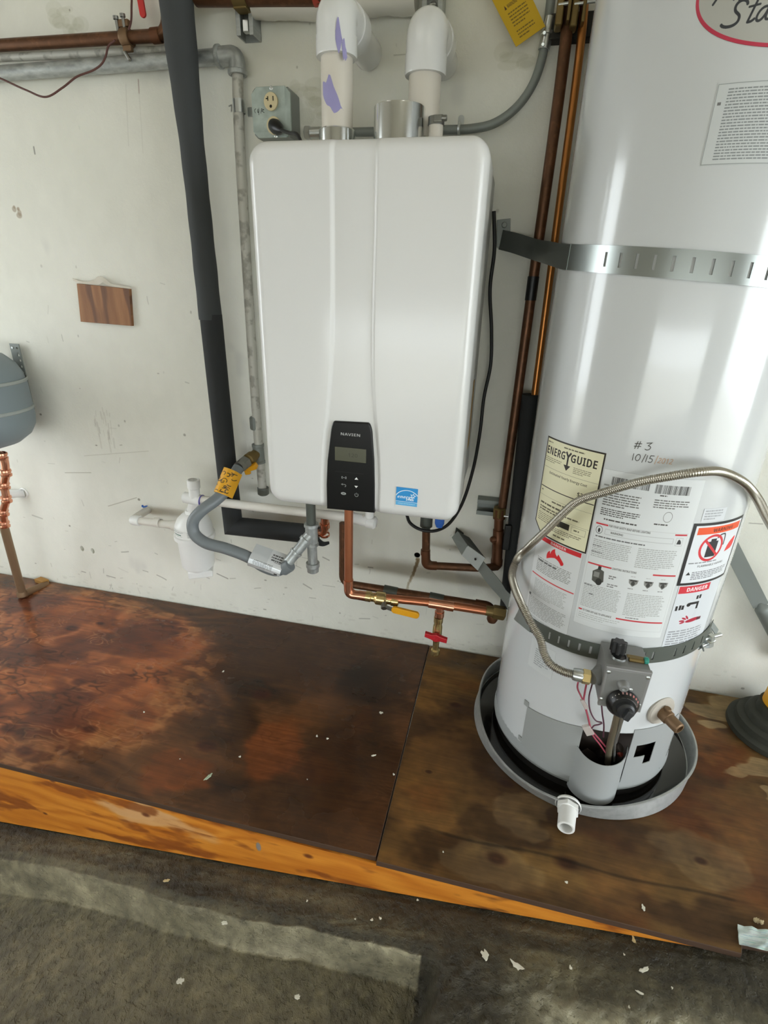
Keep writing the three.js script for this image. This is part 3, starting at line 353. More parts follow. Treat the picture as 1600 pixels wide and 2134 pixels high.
  const ptex = canTex(512, 1024, (g, w, h) => {
    const X = (x) => (x - px0) / (px1 - px0) * w, Y = (y) => (py1 - y) / (py1 - py0) * h; const at = (p) => [X(p[0]), Y(p[1])];
    g.fillStyle = '#0f0f0f'; g.fillRect(0, 0, w, h);
    let p = at([-0.2591, 0.7754]); txt(g, 'NAVIEN', p[0] + 2, p[1], 38, '#a9aaa8', { al: 'center', sx: 1.45 });
    p = at([-0.2731, 0.6784]); g.strokeStyle = '#9fa3a2'; g.lineWidth = 7; g.strokeRect(p[0] - 22, p[1] - 10, 44, 18); g.clearRect; g.fillStyle = '#0f0f0f'; g.fillRect(p[0] - 13, p[1] - 16, 26, 32); g.fillStyle = '#9fa3a2'; g.fillRect(p[0] - 12, p[1] - 3, 24, 6);
    p = at([-0.2449, 0.6793]); g.fillStyle = '#e8e8e6'; g.beginPath(); g.moveTo(p[0], p[1] - 14); g.lineTo(p[0] + 20, p[1] + 12); g.lineTo(p[0] - 20, p[1] + 12); g.fill();
    p = at([-0.2454, 0.6604]); g.beginPath(); g.moveTo(p[0], p[1] + 14); g.lineTo(p[0] + 20, p[1] - 10); g.lineTo(p[0] - 20, p[1] - 10); g.fill();
    p = at([-0.2732, 0.6606]); g.strokeStyle = '#8f9391'; g.lineWidth = 7; g.beginPath(); g.moveTo(p[0] - 20, p[1] - 10); g.lineTo(p[0] + 8, p[1] - 10); g.arc(p[0] + 8, p[1] + 2, 12, -1.57, 1.57); g.stroke(); g.fillStyle = '#8f9391'; g.beginPath(); g.moveTo(p[0] - 32, p[1] - 10); g.lineTo(p[0] - 14, p[1] - 22); g.lineTo(p[0] - 14, p[1] + 2); g.fill();
    p = at([-0.2744, 0.6413]); g.fillStyle = '#a4a8a6'; g.beginPath(); g.ellipse(p[0], p[1], 28, 15, 0, 0, 7); g.fill(); txt(g, 'OK', p[0], p[1], 18, '#111', { al: 'center' });
    p = at([-0.2447, 0.6414]); g.strokeStyle = '#8a8e8c'; g.lineWidth = 6; g.beginPath(); g.arc(p[0], p[1], 18, -1.0, 4.1); g.stroke(); g.beginPath(); g.moveTo(p[0], p[1] - 24); g.lineTo(p[0], p[1] - 4); g.stroke();
    p = at([-0.2612, 0.6918]); g.fillStyle = '#232323'; g.fillRect(p[0] - 150, p[1], 300, 5);
  });
  ptex.repeat.set(1 / (px1 - px0), 1 / (py1 - py0)); ptex.offset.set(-px0 / (px1 - px0), -py0 / (py1 - py0));
  const pg = extrude(sh, 0.008, { bevel: 0.003, bs: 4 }); pg.translate(0, 0, HZ - 0.0095);
  const cp = part(t, 'control_panel', pg, phys(0xffffff, 0.3, { map: ptex, specularIntensity: 0.6 }), 'glossy black control panel');
  const d0 = [-0.2932, 0.7467], d1 = [-0.2239, 0.7162];
  part(cp, 'display', rbox([(d0[0] + d1[0]) / 2, (d0[1] + d1[1]) / 2, HZ + 0.0015], d1[0] - d0[0], d0[1] - d1[1], 0.002, 0.0008), phys(0x77776a, 0.25, { clearcoat: 0.5, map: canTex(256, 128, (g, w, h) => { g.fillStyle = '#b4b5a6'; g.fillRect(0, 0, w, h); txt(g, '120', w * 0.58, h * 0.52, 46, '#9b9c8e', { al: 'center', f: 'monospace' }); }) }), 'grey display window');
  // blue square sticker with a white arc and star
  const s0 = [-0.1564, 0.6704], s1 = [-0.1095, 0.6294];
  const stex = canTex(256, 256, (g, w, h) => {
    g.fillStyle = '#2a93d8'; g.fillRect(0, 0, w, h); g.fillStyle = '#5db0e4'; g.fillRect(0, h * 0.8, w, h * 0.2); g.strokeStyle = '#eef6fb'; g.lineWidth = 9; g.beginPath(); g.arc(w * 0.52, h * 0.72, h * 0.58, Math.PI * 1.08, Math.PI * 1.86); g.stroke(); g.fillStyle = '#eef6fb'; g.fillRect(0, h * 0.77, w, 5);
    txt(g, 'energy', w * 0.07, h * 0.52, 56, '#f4f9fc', { skew: -0.25, w: 'bold', f: 'serif' }); txt(g, 'STAR', w * 0.47, h * 0.66, 40, '#f4f9fc', { skew: -0.2 }); g.beginPath(); for (let i = 0; i < 10; i++) { const a = -Math.PI / 2 + i * Math.PI / 5 + 0.2, r = i % 2 ? 13 : 32; g.lineTo(w * 0.79 + r * Math.cos(a), h * 0.42 + r * Math.sin(a)); } g.closePath(); g.lineWidth = 6; g.stroke();
    txt(g, 'HIGH EFFICIENCY', w * 0.5, h * 0.9, 24, '#a9d6f2', { al: 'center' });
  });
  const st = new THREE.BoxGeometry(s1[0] - s0[0], s0[1] - s1[1], 0.0006); st.rotateZ(-0.01); st.translate((s0[0] + s1[0]) / 2, (s0[1] + s1[1]) / 2, HZ + 0.0012);
  part(t, 'energy_sticker', st, mat(0xffffff, 0.35, 0, { map: stex }), 'blue energy sticker at the lower right');
  // top ports
  part(t, 'exhaust_collar', (() => { const c = [-0.2063, 1.3239, 0.215]; return [turned([c[0], HY1 - 0.012, c[2]], [0, 1, 0], [[0, 0.048], [0.083, 0.048], [0.0845, 0.0475], [0.0845, 0.045], [0.02, 0.044], [0, 0.044]], 48)]; })(), M.alu, 'shiny aluminium exhaust collar');
  part(t, 'port_ring', (() => { const c = [-0.335, 1.3353, 0.195]; return [turned([c[0], HY1 - 0.014, c[2]], [0, 1, 0], [[0, 0.036], [0.058, 0.036], [0.06, 0.034], [0.06, 0.0305], [0.0, 0.0305]], 40)]; })(), M.alu);
  part(t, 'bottom_port', [turned([-0.1147, 0.4962, 0.15], [0, -1, 0], [[-0.06, 0.016], [0.006, 0.016], [0.008, 0.011], [0.016, 0.011]])], M.galvDark);
  part(t, 'drain_plug', turned([-0.0763, 0.511, 0.19], [0, -1, 0], [[-0.05, 0.012], [-0.01, 0.012], [0, 0.008], [0, 0]], 16), M.blue, 'blue drain plug under the right end');
}
// vent pipes
{
  const vent = (label, base, elbowBottom, top, back, r, smear) => {
    const t = thing('vent_pipe', label, 'vent pipe');
    part(t, 'pipe', rod(base, add(elbowBottom, [0, 0.02, 0]), r, 40), M.pvcPipe, 'cream plastic pipe');
    // elbow: lower socket, swept bend, rear socket
    const R = r + 0.0065;
    part(t, 'elbow', [turned(elbowBottom, [0, 1, 0], [[0, r], [0, R + 0.001], [0.002, R + 0.002], [0.03, R + 0.002]], 40), sweep([add(elbowBottom, [0, 0.025, 0]), top, back], R + 0.001, { bend: 0.075, seg: 40 }), rod(back, [back[0] + 0.003, back[1] + 0.002, 0.001], r, 40), turned(back, [back[0] - top[0], back[1] - top[1], back[2] - top[2]], [[-0.035, R], [-0.034, R + 0.003], [0, R + 0.003], [0.001, R], [0.001, 0]], 40)], M.pvc, 'white plastic elbow');
    for (const s of smear || []) part(t, 'primer_smear', s, M.purple, 'purple primer smear');
    return t;
  };
  const smearOn = (c, r, th0, th1, y0, y1, k) => patch(c[0], c[2], r, 0.0003, th0, th1, 0, 0, 14, (u, v) => y0 + (y1 - y0) * u + (v - 0.5) * k * (0.5 + 0.9 * vn(u * 5 + k * 300, v * 2)) * Math.sin(Math.PI * Math.min(1, u + 0.12)));
  const b1 = [-0.3351, 1.3258, 0.195], e1 = [-0.3367, 1.454, 0.195]; e1[0] = b1[0]; e1[2] = b1[2];
  const c1 = b1;
  vent('left white plastic vent pipe rising from the heater, smeared with purple primer', b1, e1, [b1[0], [-0.3361, 1.5182, 0.195][1], b1[2]], [b1[0] + 0.006, [-0.3361, 1.5182, 0.195][1] + 0.002, 0.112], 0.0302, [smearOn(c1, 0.0304, -0.75, 0.75, [-0.3406, 1.4034, 0.225][1], [-0.3012, 1.3669, 0.225][1], 0.05), smearOn(c1, 0.0392, 0.25, 0.62, [-0.3176, 1.476, 0.225][1], [-0.3031, 1.4685, 0.225][1], 0.04), smearOn(c1, 0.0392, 0.55, 0.85, [-0.304, 1.4617, 0.225][1], [-0.2967, 1.4441, 0.225][1], 0.03)]);
  const b2 = [-0.1602, 1.3261, 0.175], e2 = [-0.1734, 1.4255, 0.175]; b2[0] = e2[0] = [-0.1681, 1.3961, 0.175][0]; e2[2] = b2[2];
  vent('right white plastic vent elbow and pipe behind the shiny collar', b2, e2, [b2[0], [-0.1702, 1.4942, 0.175][1], b2[2]], [b2[0] + 0.004, [-0.1702, 1.4942, 0.175][1] + 0.002, 0.09], 0.0302);
  const t = thing('vent_stub', 'short cream pipe stub with a steel hose clamp at the heater top', 'pipe stub'); const s = [-0.1361, 1.3184, 0.215];
  part(t, 'stub', rod(s, [s[0], [-0.1402, 1.3533, 0.215][1], s[2]], 0.0135), M.pvcPipe);
  const k = [s[0], [-0.1396, 1.3453, 0.215][1], s[2]]; part(t, 'hose_clamp', [turned(add(k, [0, -0.006, 0]), [0, 1, 0], [[0, 0.0135], [0, 0.0152], [0.013, 0.0152], [0.013, 0.0135]]), rbox(add(k, [0.006, 0.001, 0.015]), 0.018, 0.012, 0.008, 0.002), rod(add(k, [0.012, 0.001, 0.017]), add(k, [0.022, 0.001, 0.017]), 0.005)], M.steel);
}
// electrical box, plug and cord
{
  const t = thing('outlet_box', 'grey steel outlet box on the wall above the heater with a cream socket', 'outlet box');
  const tl = [-0.5793, 1.4585, 0.056], br = [-0.4872, 1.3644, 0.056], w = br[0] - tl[0], h = tl[1] - br[1];
  const bx = [(tl[0] + br[0]) / 2, (tl[1] + br[1]) / 2];
  const boxM = mat(0xffffff, 0.45, 0.25, { map: rep(tintTex([168, 180, 174], 0.14, 6, 6, 9), 8, 8) });
  const oct = (x, y, w2, h2, c) => [[x - w2 + c, y - h2], [x + w2 - c, y - h2], [x + w2, y - h2 + c], [x + w2, y + h2 - c], [x + w2 - c, y + h2], [x - w2 + c, y + h2], [x - w2, y + h2 - c], [x - w2, y - h2 + c]];
  part(t, 'box', (() => { const g = extrude(oct(bx[0], bx[1], w / 2 - 0.001, h / 2 - 0.001, 0.006), 0.052, { bevel: 0.001 }); return g; })(), mat(0x8d918d, 0.5, 0.6));
  const plateG = (() => { const g = extrude(oct(bx[0], bx[1], w / 2, h / 2, 0.0125), 0.003, { bevel: 0.001 }); g.translate(0, 0, 0.0535); return g; })();
  const pl = part(t, 'cover_plate', plateG, boxM, 'pale grey raised cover plate');
  const face = (px, py) => 0; const oc = [-0.5321, 1.4305, 0.058], soc = (c) => { const s = new THREE.Shape(); s.absellipse(c[0], c[1], 0.0165, 0.0172, 0, 6.283); const g = extrude(s, 0.004, { bevel: 0.001, cs: 24 }); g.translate(0, 0, 0.0565); return g; };
  const so = part(t, 'socket', [soc(oc), soc([oc[0] + 0.004, oc[1] - 0.044])], M.cream, 'cream socket face');
  part(so, 'slot', [rbox([oc[0] - 0.0062, oc[1] + 0.005, 0.0616], 0.002, 0.008, 0.001, 0.0003), rbox([oc[0] - 0.0085, oc[1] + 0.005, 0.0616], 0.005, 0.002, 0.001, 0.0003), rbox([oc[0] + 0.0062, oc[1] + 0.005, 0.0616], 0.002, 0.0085, 0.001, 0.0003), rod([oc[0], oc[1] - 0.009, 0.06], [oc[0], oc[1] - 0.009, 0.0622], 0.003)], M.dark);
  for (const q of [[-0.5305, 1.4552, 0.058], [-0.5244, 1.3676, 0.058]]) part(t, 'screw', turned([q[0], q[1], 0.057], [0, 0, 1], [[0, 0.0042], [0.001, 0.0042], [0.002, 0.0025], [0.002, 0]], 14), M.zinc);
  const scr = canTex(128, 64, (g, w2, h2) => { g.clearRect(0, 0, w2, h2); g.strokeStyle = '#2a3030'; g.lineWidth = 4; g.beginPath(); g.moveTo(26, 14); g.quadraticCurveTo(4, 20, 20, 42); g.moveTo(44, 16); g.quadraticCurveTo(30, 34, 44, 40); g.lineTo(50, 20); g.lineTo(48, 56); g.moveTo(72, 14); g.lineTo(66, 46); g.moveTo(72, 16); g.lineTo(92, 22); g.lineTo(74, 30); g.lineTo(96, 42); g.stroke(); });
  const sp = [-0.5609, 1.414, 0.058], sg = new THREE.PlaneGeometry(0.036, 0.018); sg.translate(sp[0] + 0.002, sp[1], 0.0577); part(pl, 'marker_writing', sg, mat(0xffffff, 0.6, 0, { map: scr, transparent: true }));
  const a = [-0.5445, 1.3987, 0.068], b = [-0.4912, 1.3699, 0.125];
  const c = thing('power_cord', 'black power plug and cord from the outlet box into the heater top', 'power cord');
  part(c, 'plug', [turned([oc[0] + 0.004, oc[1] - 0.044, 0.0605], [b[0] - a[0], b[1] - a[1], 0.05], [[0, 0.013], [0.012, 0.0145], [0.03, 0.012], [0.042, 0.006], [0.046, 0.004], [0.046, 0]])], M.black);
  const pe = add([oc[0] + 0.004, oc[1] - 0.044, 0.0605], V([b[0] - a[0], b[1] - a[1], 0.05]).normalize().toArray(), 0.04);
  part(c, 'cord', sweep([pe, lerp(pe, [-0.4265, 1.3398, 0.17], 0.5), [-0.4265, 1.3398, 0.17], [[-0.3968, 1.3229, 0.2][0], HY1 - 0.02, 0.2]], 0.0036, { smooth: 1, seg: 10 }), M.cord);
  // grey conduit from the box, behind the heater top, round the corner upward
  const d = thing('electrical_conduit', 'grey metal conduit bending from behind the heater up to the yellow tag', 'conduit');
  const cz = 0.022, pts = [[-0.4654, 1.3795, 0.022], [-0.3266, 1.3778, 0.022], [-0.1749, 1.3774, 0.022], [-0.0866, 1.3777, 0.022], [-0.0418, 1.3858, 0.022], [-0.0002, 1.411, 0.022], [0.0271, 1.4463, 0.022], [0.0398, 1.4847, 0.022], [0.0433, 1.5186, 0.022], [0.0447, 1.559, 0.022], [0.0445, 1.6088, 0.022]];
  part(d, 'tube', sweep(pts, 0.0088, { smooth: 1, n: 90, seg: 18 }), M.galvDull);
  part(d, 'coupling', [turned([0.0426, 1.5044, 0.022], [0.12, 1, 0], [[0, 0.009], [0, 0.0115], [0.022, 0.0115], [0.023, 0.0135], [0.028, 0.0135], [0.029, 0.0115], [0.05, 0.0115], [0.05, 0.009]]), rod([0.0394, 1.5099, 0.033], [0.0395, 1.5076, 0.04], 0.0035, 10), rod([0.0396, 1.5277, 0.033], [0.0397, 1.5253, 0.04], 0.0035, 10)], M.zinc, 'bright zinc coupling');
  part(d, 'connector', [hex([-0.4678, 1.3796, 0.022], [-0.4538, 1.3792, 0.022], 0.014), turned([-0.4538, 1.3792, 0.022], [1, 0, 0], [[0, 0.0115], [0.025, 0.0115], [0.025, 0.009]])], M.zinc);
  const sx = [-0.1154, 1.3776, 0.022]; const ssq = part(d, 'pipe_strap', [sweep([add(sx, [0, 0.0095, -0.02]), add(sx, [0, 0.0098, 0.004]), add(sx, [0, 0, 0.0105]), add(sx, [0, -0.0098, 0.004]), add(sx, [0, -0.0095, -0.02])], 0.003, { smooth: 1, seg: 8, n: 24 }), (() => { const s = rrect(sx[0] - 0.0065, sx[1] + 0.008, 0.013, 0.022, 0.006); s.holes.push(new THREE.Path().absellipse(sx[0], sx[1] + 0.02, 0.0028, 0.0028, 0, 6.283, true)); return extrude(s, 0.002); })()], M.zinc);
}
// ---------------------------------------------------------------- pipes on the left and along the top
{ // brown copper line with a bonding clamp
  const t = thing('copper_pipe', 'old brown copper pipe running along the wall at upper left', 'pipe');
  part(t, 'pipe', sweep([[-1.8945, 1.5796, 0.03], [-0.7888, 1.569, 0.03], [-0.7744, 1.6763, 0.03]], 0.0125, { bend: 0.03 }), M.copperOld);
  part(t, 'elbow', [turned([-0.8255, 1.5692, 0.03], [1, 0.02, 0], [[0, 0.0125], [0, 0.0148], [0.02, 0.0148], [0.022, 0.0135]])], M.copperBrown);
  const c = thing('bonding_clamp', 'bronze bonding clamp screwed on the brown copper pipe', 'pipe clamp'), m = [-0.8927, 1.5693, 0.03];
  part(c, 'jaw', [turned(add(m, [-0.011, -0.0005, 0]), [1, 0.03, 0], [[0, 0.0127], [0, 0.017], [0.004, 0.019], [0.018, 0.019], [0.022, 0.017], [0.022, 0.0127]], 20), rbox(add(m, [0, 0.024, 0.004]), 0.03, 0.014, 0.012, 0.003), rbox(add(m, [0.004, -0.022, 0.006]), 0.022, 0.012, 0.012, 0.003)], M.bronze);
  for (const [dx, dy] of [[-0.014, 0.03], [0.004, 0.033]]) part(c, 'screw', [rod(add(m, [dx, dy - 0.02, 0.008]), add(m, [dx, dy, 0.01]), 0.0035, 12), turned(add(m, [dx, dy, 0.01]), [0, 1, 0.1], [[0, 0.006], [0.006, 0.006], [0.007, 0]], 12)], M.steel);
  part(c, 'lower_screw', [rod(add(m, [0.0, -0.03, 0.014]), add(m, [0.012, -0.046, 0.016]), 0.004, 12)], M.steel);
  solo('ground_wire', 'thin brown wire drooping below the brown copper pipe', 'wire', [sweep([[-1.2786, 1.5141, 0.055], [-1.235, 1.5005, 0.06], [-1.166, 1.4744, 0.06], [-1.1149, 1.4594, 0.06], [-1.0648, 1.4758, 0.058], [-1.0224, 1.496, 0.055], [-0.9779, 1.5082, 0.05], [-0.9535, 1.5187, 0.05], [-0.9405, 1.5313, 0.05], [-0.9304, 1.5506, 0.048], [-0.9093, 1.5592, 0.05]], 0.0022, { smooth: 1, n: 90, seg: 8 }), sweep([[-0.8512, 1.6696, 0.04], [-0.8592, 1.62, 0.045], [-0.8638, 1.5903, 0.048], [-0.8712, 1.5758, 0.05]], 0.0022, { smooth: 1, seg: 8 })], mat(0x5a3630, 0.6));
}
{ // galvanised gas line with a painted drop
  const t = thing('gas_pipe', 'galvanised gas pipe along the wall turning down beside the white heater', 'pipe');
  
  part(t, 'pipe', sweep([[-1.9403, 1.5169, 0.0235], [-0.6614, 1.5265, 0.0235]], 0.0158), M.galv);
  part(t, 'elbow', [sweep([[-0.6661, 1.5267, 0.0235], [-0.6248, 1.5273, 0.0235], [-0.6253, 1.4956, 0.0235]], 0.0185, { bend: 0.026, seg: 24 }), turned([-0.6721, 1.5266, 0.0235], [1, 0.02, 0], [[0, 0.016], [0, 0.021], [0.002, 0.0222], [0.008, 0.0222], [0.01, 0.0185]]), turned([-0.6252, 1.4913, 0.0235], [0, 1, 0], [[0, 0.014], [0, 0.0205], [0.002, 0.0218], [0.008, 0.0218], [0.01, 0.0185]])], M.galv, 'galvanised elbow');
  part(t, 'drop_pipe', sweep([[-0.6252, 1.4974, 0.0235], [-0.6301, 1.4175, 0.0235], [-0.6353, 1.1599, 0.0235], [-0.6385, 0.8543, 0.0235], [-0.6389, 0.6792, 0.0235], [-0.6363, 0.4836, 0.0235]], 0.0125, { smooth: 1 }), M.gasPaint, 'white painted drop with worn paint');
  part(t, 'tee', [turned([-0.6412, 0.629, 0.0235], [0.02, -1, 0], [[0, 0.0125], [0, 0.0175], [0.008, 0.0175], [0.009, 0.016], [0.05, 0.016], [0.051, 0.0175], [0.058, 0.0175], [0.058, 0.0125]])], M.galvDull);
  part(t, 'cap', [turned([-0.6341, 0.4932, 0.0235], [0, -1, 0], [[0, 0.0125], [0, 0.017], [0.02, 0.017], [0.024, 0.012], [0.024, 0]])], M.galvDull);
  part(t, 'union', [rod([-0.6557, 0.6947, 0.0235], [-0.6423, 0.693, 0.0235], 0.0105), hex([-0.644, 0.7096, 0.0235], [-0.644, 0.6717, 0.0235], 0.016)], M.galvDull);
  const st = [-0.6274, 1.4338, 0.0235]; part(t, 'pipe_strap', [turned(add(st, [0, 0.013, 0]), [0.01, -1, 0], [[0, 0.0127], [0, 0.0142], [0.026, 0.0142], [0.026, 0.0127]]), rbox([st[0] + 0.021, st[1] - 0.006, 0.003], 0.02, 0.018, 0.004, 0.001)], M.zinc, 'bright strap');
  solo('steel_conduit', 'thinner whitish conduit tucked above the galvanised gas pipe', 'conduit', sweep([[-1.9361, 1.5686, 0.0085], [-0.7765, 1.5498, 0.0085]], 0.0082), M.gasPaint);
  // valve, hose and tee
  const v = thing('gas_valve', 'brass gas shutoff valve with a yellow handle at the left edge of the heater', 'valve');
  const a = [-0.6431, 0.6025, 0.0235], b = [-0.6589, 0.5827, 0.115], dv = [b[0] - a[0], b[1] - a[1], b[2] - a[2]], at = (k) => lerp(a, b, k), L = Math.hypot(...dv);
  part(v, 'body', [turned(at(0.08), dv, [[0, 0.011], [0, 0.0145], [L * 0.2, 0.0145], [L * 0.22, 0.018], [L * 0.42, 0.018], [L * 0.46, 0.0135], [L * 0.58, 0.0135], [L * 0.58, 0.011]])], M.brassDull);
  const hm = at(0.38); part(v, 'handle', [rbox([hm[0] + 0.008, hm[1] - 0.022, hm[2] + 0.014], 0.034, 0.016, 0.022, 0.004, [0.2, 0.2, 0.35]), rbox([hm[0] - 0.006, hm[1] - 0.032, hm[2] + 0.016], 0.016, 0.026, 0.012, 0.003, [0.1, 0, 0.2]), rod(add(hm, [0.004, -0.008, 0.005]), add(hm, [0.004, -0.022, 0.012]), 0.006)], M.yellow, 'yellow lever');
  part(v, 'nut', [hex(at(0.6), at(0.85), 0.0195), turned(at(0.83), dv, [[0, 0.0165], [L * 0.17, 0.0165], [L * 0.17, 0.01]])], M.steel);
  const hz = thing('gas_hose', 'grey coated flexible gas hose looping from the yellow valve', 'hose');
  const e = [-0.4702, 0.373, 0.235];
  part(hz, 'hose', sweep([b, [-0.6646, 0.5584, 0.15], [-0.6677, 0.5377, 0.18], [-0.6816, 0.5194, 0.21], [-0.7094, 0.4964, 0.245], [-0.7299, 0.4671, 0.255], [-0.7266, 0.4355, 0.26], [-0.6979, 0.4144, 0.262], [-0.6376, 0.4033, 0.26], [-0.5785, 0.3847, 0.255], [-0.5312, 0.3568, 0.25], [-0.4977, 0.349, 0.245], [-0.477, 0.3598, 0.24]], 0.0157, { smooth: 1, n: 120, seg: 24 }), M.hose);
  part(hz, 'collar', [turned([-0.483, 0.3531, 0.243], [0.75, 0.62, 0], [[0, 0.0165], [0.003, 0.0182], [0.026, 0.0182], [0.03, 0.0165], [0.03, 0]])], M.hose);
  const tagTex = (bg, fg, seed, rows) => canTex(256, 256, (g, w, h) => { g.fillStyle = bg; g.fillRect(0, 0, w, h); rows(g, w, h); });
  const yt = tagTex('#e0a31c', '#222', 1, (g, w, h) => { const r = rng(14); g.strokeStyle = '#3a2d0c'; g.lineCap = 'round'; for (let i = 0; i < 22; i++) { const x = 20 + r() * (w - 60), y = 16 + r() * (h - 40), a = r() * 6; g.lineWidth = 4 + r() * 6; g.beginPath(); if (r() < 0.55) g.arc(x + 14, y + 10, 9 + r() * 14, a, a + 2 + r() * 3); else { g.moveTo(x, y); g.quadraticCurveTo(x + 20, y - 14 + r() * 28, x + 30 + r() * 20, y + r() * 22); } g.stroke(); } });
  // printed wraps: curved sheets round the hose, each with a loose tail
  const wrap = (p0, p1, r, th0, th1, tail) => { const d = V(p1).sub(V(p0)), Lw = d.length(); d.normalize(); const front = new THREE.Vector3(0.2, 0.35, 1); front.addScaledVector(d, -front.dot(d)).normalize(); const sd = new THREE.Vector3().crossVectors(front, d); const N = 20, pos = [], uv = [], idx = [];
    for (let i = 0; i <= N + 4; i++) { const th = i <= N ? th0 + (th1 - th0) * i / N : th1, ex = i > N ? (i - N) / 4 * tail : 0; const o = new THREE.Vector3().addScaledVector(front, Math.cos(th) * r).addScaledVector(sd, Math.sin(th) * r); if (ex) { const tg = new THREE.Vector3().addScaledVector(front, -Math.sin(th)).addScaledVector(sd, Math.cos(th)); o.addScaledVector(tg, ex); }
      for (const k of [0, 1]) for (const q of [0, 0.0006]) { const u = o.clone().normalize().multiplyScalar(q); pos.push(p0[0] + d.x * Lw * k + o.x + u.x, p0[1] + d.y * Lw * k + o.y + u.y, p0[2] + d.z * Lw * k + o.z + u.z); uv.push(i / (N + 4), k); } }
    for (let i = 0; i < N + 4; i++) { const a = i * 4, c = a + 4; idx.push(a + 1, c + 1, a + 3, c + 1, c + 3, a + 3, a, a + 2, c, c, a + 2, c + 2, a, c, a + 1, c, c + 1, a + 1, a + 2, a + 3, c + 2, c + 2, a + 3, c + 3); }
    const g = new THREE.BufferGeometry(); g.setAttribute('position', new THREE.Float32BufferAttribute(pos, 3)); g.setAttribute('uv', new THREE.Float32BufferAttribute(uv, 2)); g.setIndex(idx); const n = g.toNonIndexed(); n.computeVertexNormals(); return toCreasedNormals(n, 0.8); };
  solo('hose_tag', 'yellow printed tag wrapped round the upper end of the grey gas hose', 'tag', wrap([-0.6618, 0.5867, 0.15], [-0.676, 0.5292, 0.19], 0.0205, -2.2, 1.2, 0.024), mat(0xffffff, 0.5, 0, { map: yt, side: THREE.DoubleSide }));
  const wt = tagTex('#dfe2e3', '#444', 2, (g, w, h) => { g.fillStyle = '#cfd3d5'; g.fillRect(0, 120, w, 136); g.save(); g.translate(w, 0); g.rotate(Math.PI / 2); print(g, 20, 14, 90, 40, 4, '#6b6b6b', 8); g.fillStyle = '#2e2e2e'; g.fillRect(20, 150, 26, 22); print(g, 70, 80, 160, 60, 5, '#8d9091', 12); print(g, 30, 186, 200, 44, 4, '#7c8081', 15); g.restore(); });
  solo('hose_tag', 'silvery white printed tag wrapped round the lower end of the grey gas hose', 'tag', wrap([-0.5695, 0.3811, 0.254], [-0.4844, 0.3529, 0.243], 0.0205, -2.2, 0.85, 0.036), mat(0xffffff, 0.3, 0.35, { map: wt, side: THREE.DoubleSide }));
  // nipple, tee and drip leg under the heater
  const g = thing('gas_tee', 'galvanised gas tee with capped drip leg hanging under the heater', 'pipe fitting'), c = [-0.4139, 0.4505, 0.2];
  part(g, 'riser', rod(add(c, [0, 0.02, 0]), [c[0], HY0 + 0.006, c[2]], 0.0125), M.galvDark);
  part(g, 'tee', [turned(add(c, [0, 0.03, 0]), [0, -1, 0], [[0, 0.013], [0, 0.019], [0.008, 0.0195], [0.01, 0.0165], [0.056, 0.0165], [0.058, 0.0185], [0.064, 0.0185], [0.064, 0.012]]), turned(c, [e[0] - c[0], e[1] - c[1], e[2] - c[2]], [[0, 0.016], [0.018, 0.016], [0.02, 0.0185], [0.028, 0.0185], [0.028, 0.012]])], M.galv);
  part(g, 'drip_leg', rod(add(c, [0, -0.03, 0]), add(c, [0.001, -0.105, 0]), 0.0132), M.galv);
  part(g, 'cap', turned(add(c, [0.001, -0.088, 0]), [0, -1, 0], [[0, 0.0135], [0, 0.0185], [0.012, 0.0185], [0.014, 0.0165], [0.027, 0.0158], [0.03, 0.012], [0.03, 0]]), M.galv);
  part(g, 'nipple', [rod(c, e, 0.0145), turned(lerp(c, e, 0.62), [e[0] - c[0], e[1] - c[1], e[2] - c[2]], [[0, 0.0145], [0, 0.017], [0.006, 0.017], [0.006, 0.0145]])], M.galv);
}
{ // black foam insulated water line
  const t = thing('insulated_pipe', 'tall black foam insulated water pipe beside the heater, turning right below it', 'insulated pipe');
  part(t, 'upper_insulation', sweep([[-0.7292, 1.6546, 0.075], [-0.7303, 1.6087, 0.075], [-0.7256, 1.2572, 0.075], [-0.7235, 0.9702, 0.075]], (u) => 0.0275 + 0.008 * ss(0.5, 0.05, u) + 0.0015 * ss(0.6, 1, u) + 0.0005 * Math.sin(u * 40), { smooth: 1, n: 60, seg: 30 }), M.foamTop, 'charcoal foam sleeve');
  part(t, 'lower_insulation', mitre([[-0.722, 0.9832, 0.075], [-0.7188, 0.5264, 0.075], [-0.7162, 0.377, 0.075], [-0.4429, 0.3895, 0.084]], 0.0285), M.foam, 'black foam sleeve with a mitred corner');
  part(t, 'torn_end', (() => { const p = [-0.4311, 0.3833, 0.084]; return [ribbon([add(p, [-0.02, 0.006, 0.02]), add(p, [0.012, -0.012, 0.018]), add(p, [0.028, -0.012, 0.006])], [0.2, 1, 0], (u) => 0.03 * (1 - u * 0.75), 0.004, { smooth: 1, n: 12 })]; })(), M.foam);
  part(t, 'copper_elbow', [sweep([[-0.4725, 0.3933, 0.084], [-0.4169, 0.399, 0.09], [-0.4089, 0.4672, 0.105]], 0.0118, { bend: 0.02 }), turned([-0.4129, 0.4222, 0.096], [0, 1, 0.2], [[0, 0.012], [0, 0.0145], [0.014, 0.0145], [0.014, 0.012]]), turned([-0.4156, 0.393, 0.09], [0, 1, 0.2], [[0, 0.012], [0, 0.0145], [0.006, 0.0145], [0.006, 0.012]])], M.copperNew, 'copper elbow at the end');
}
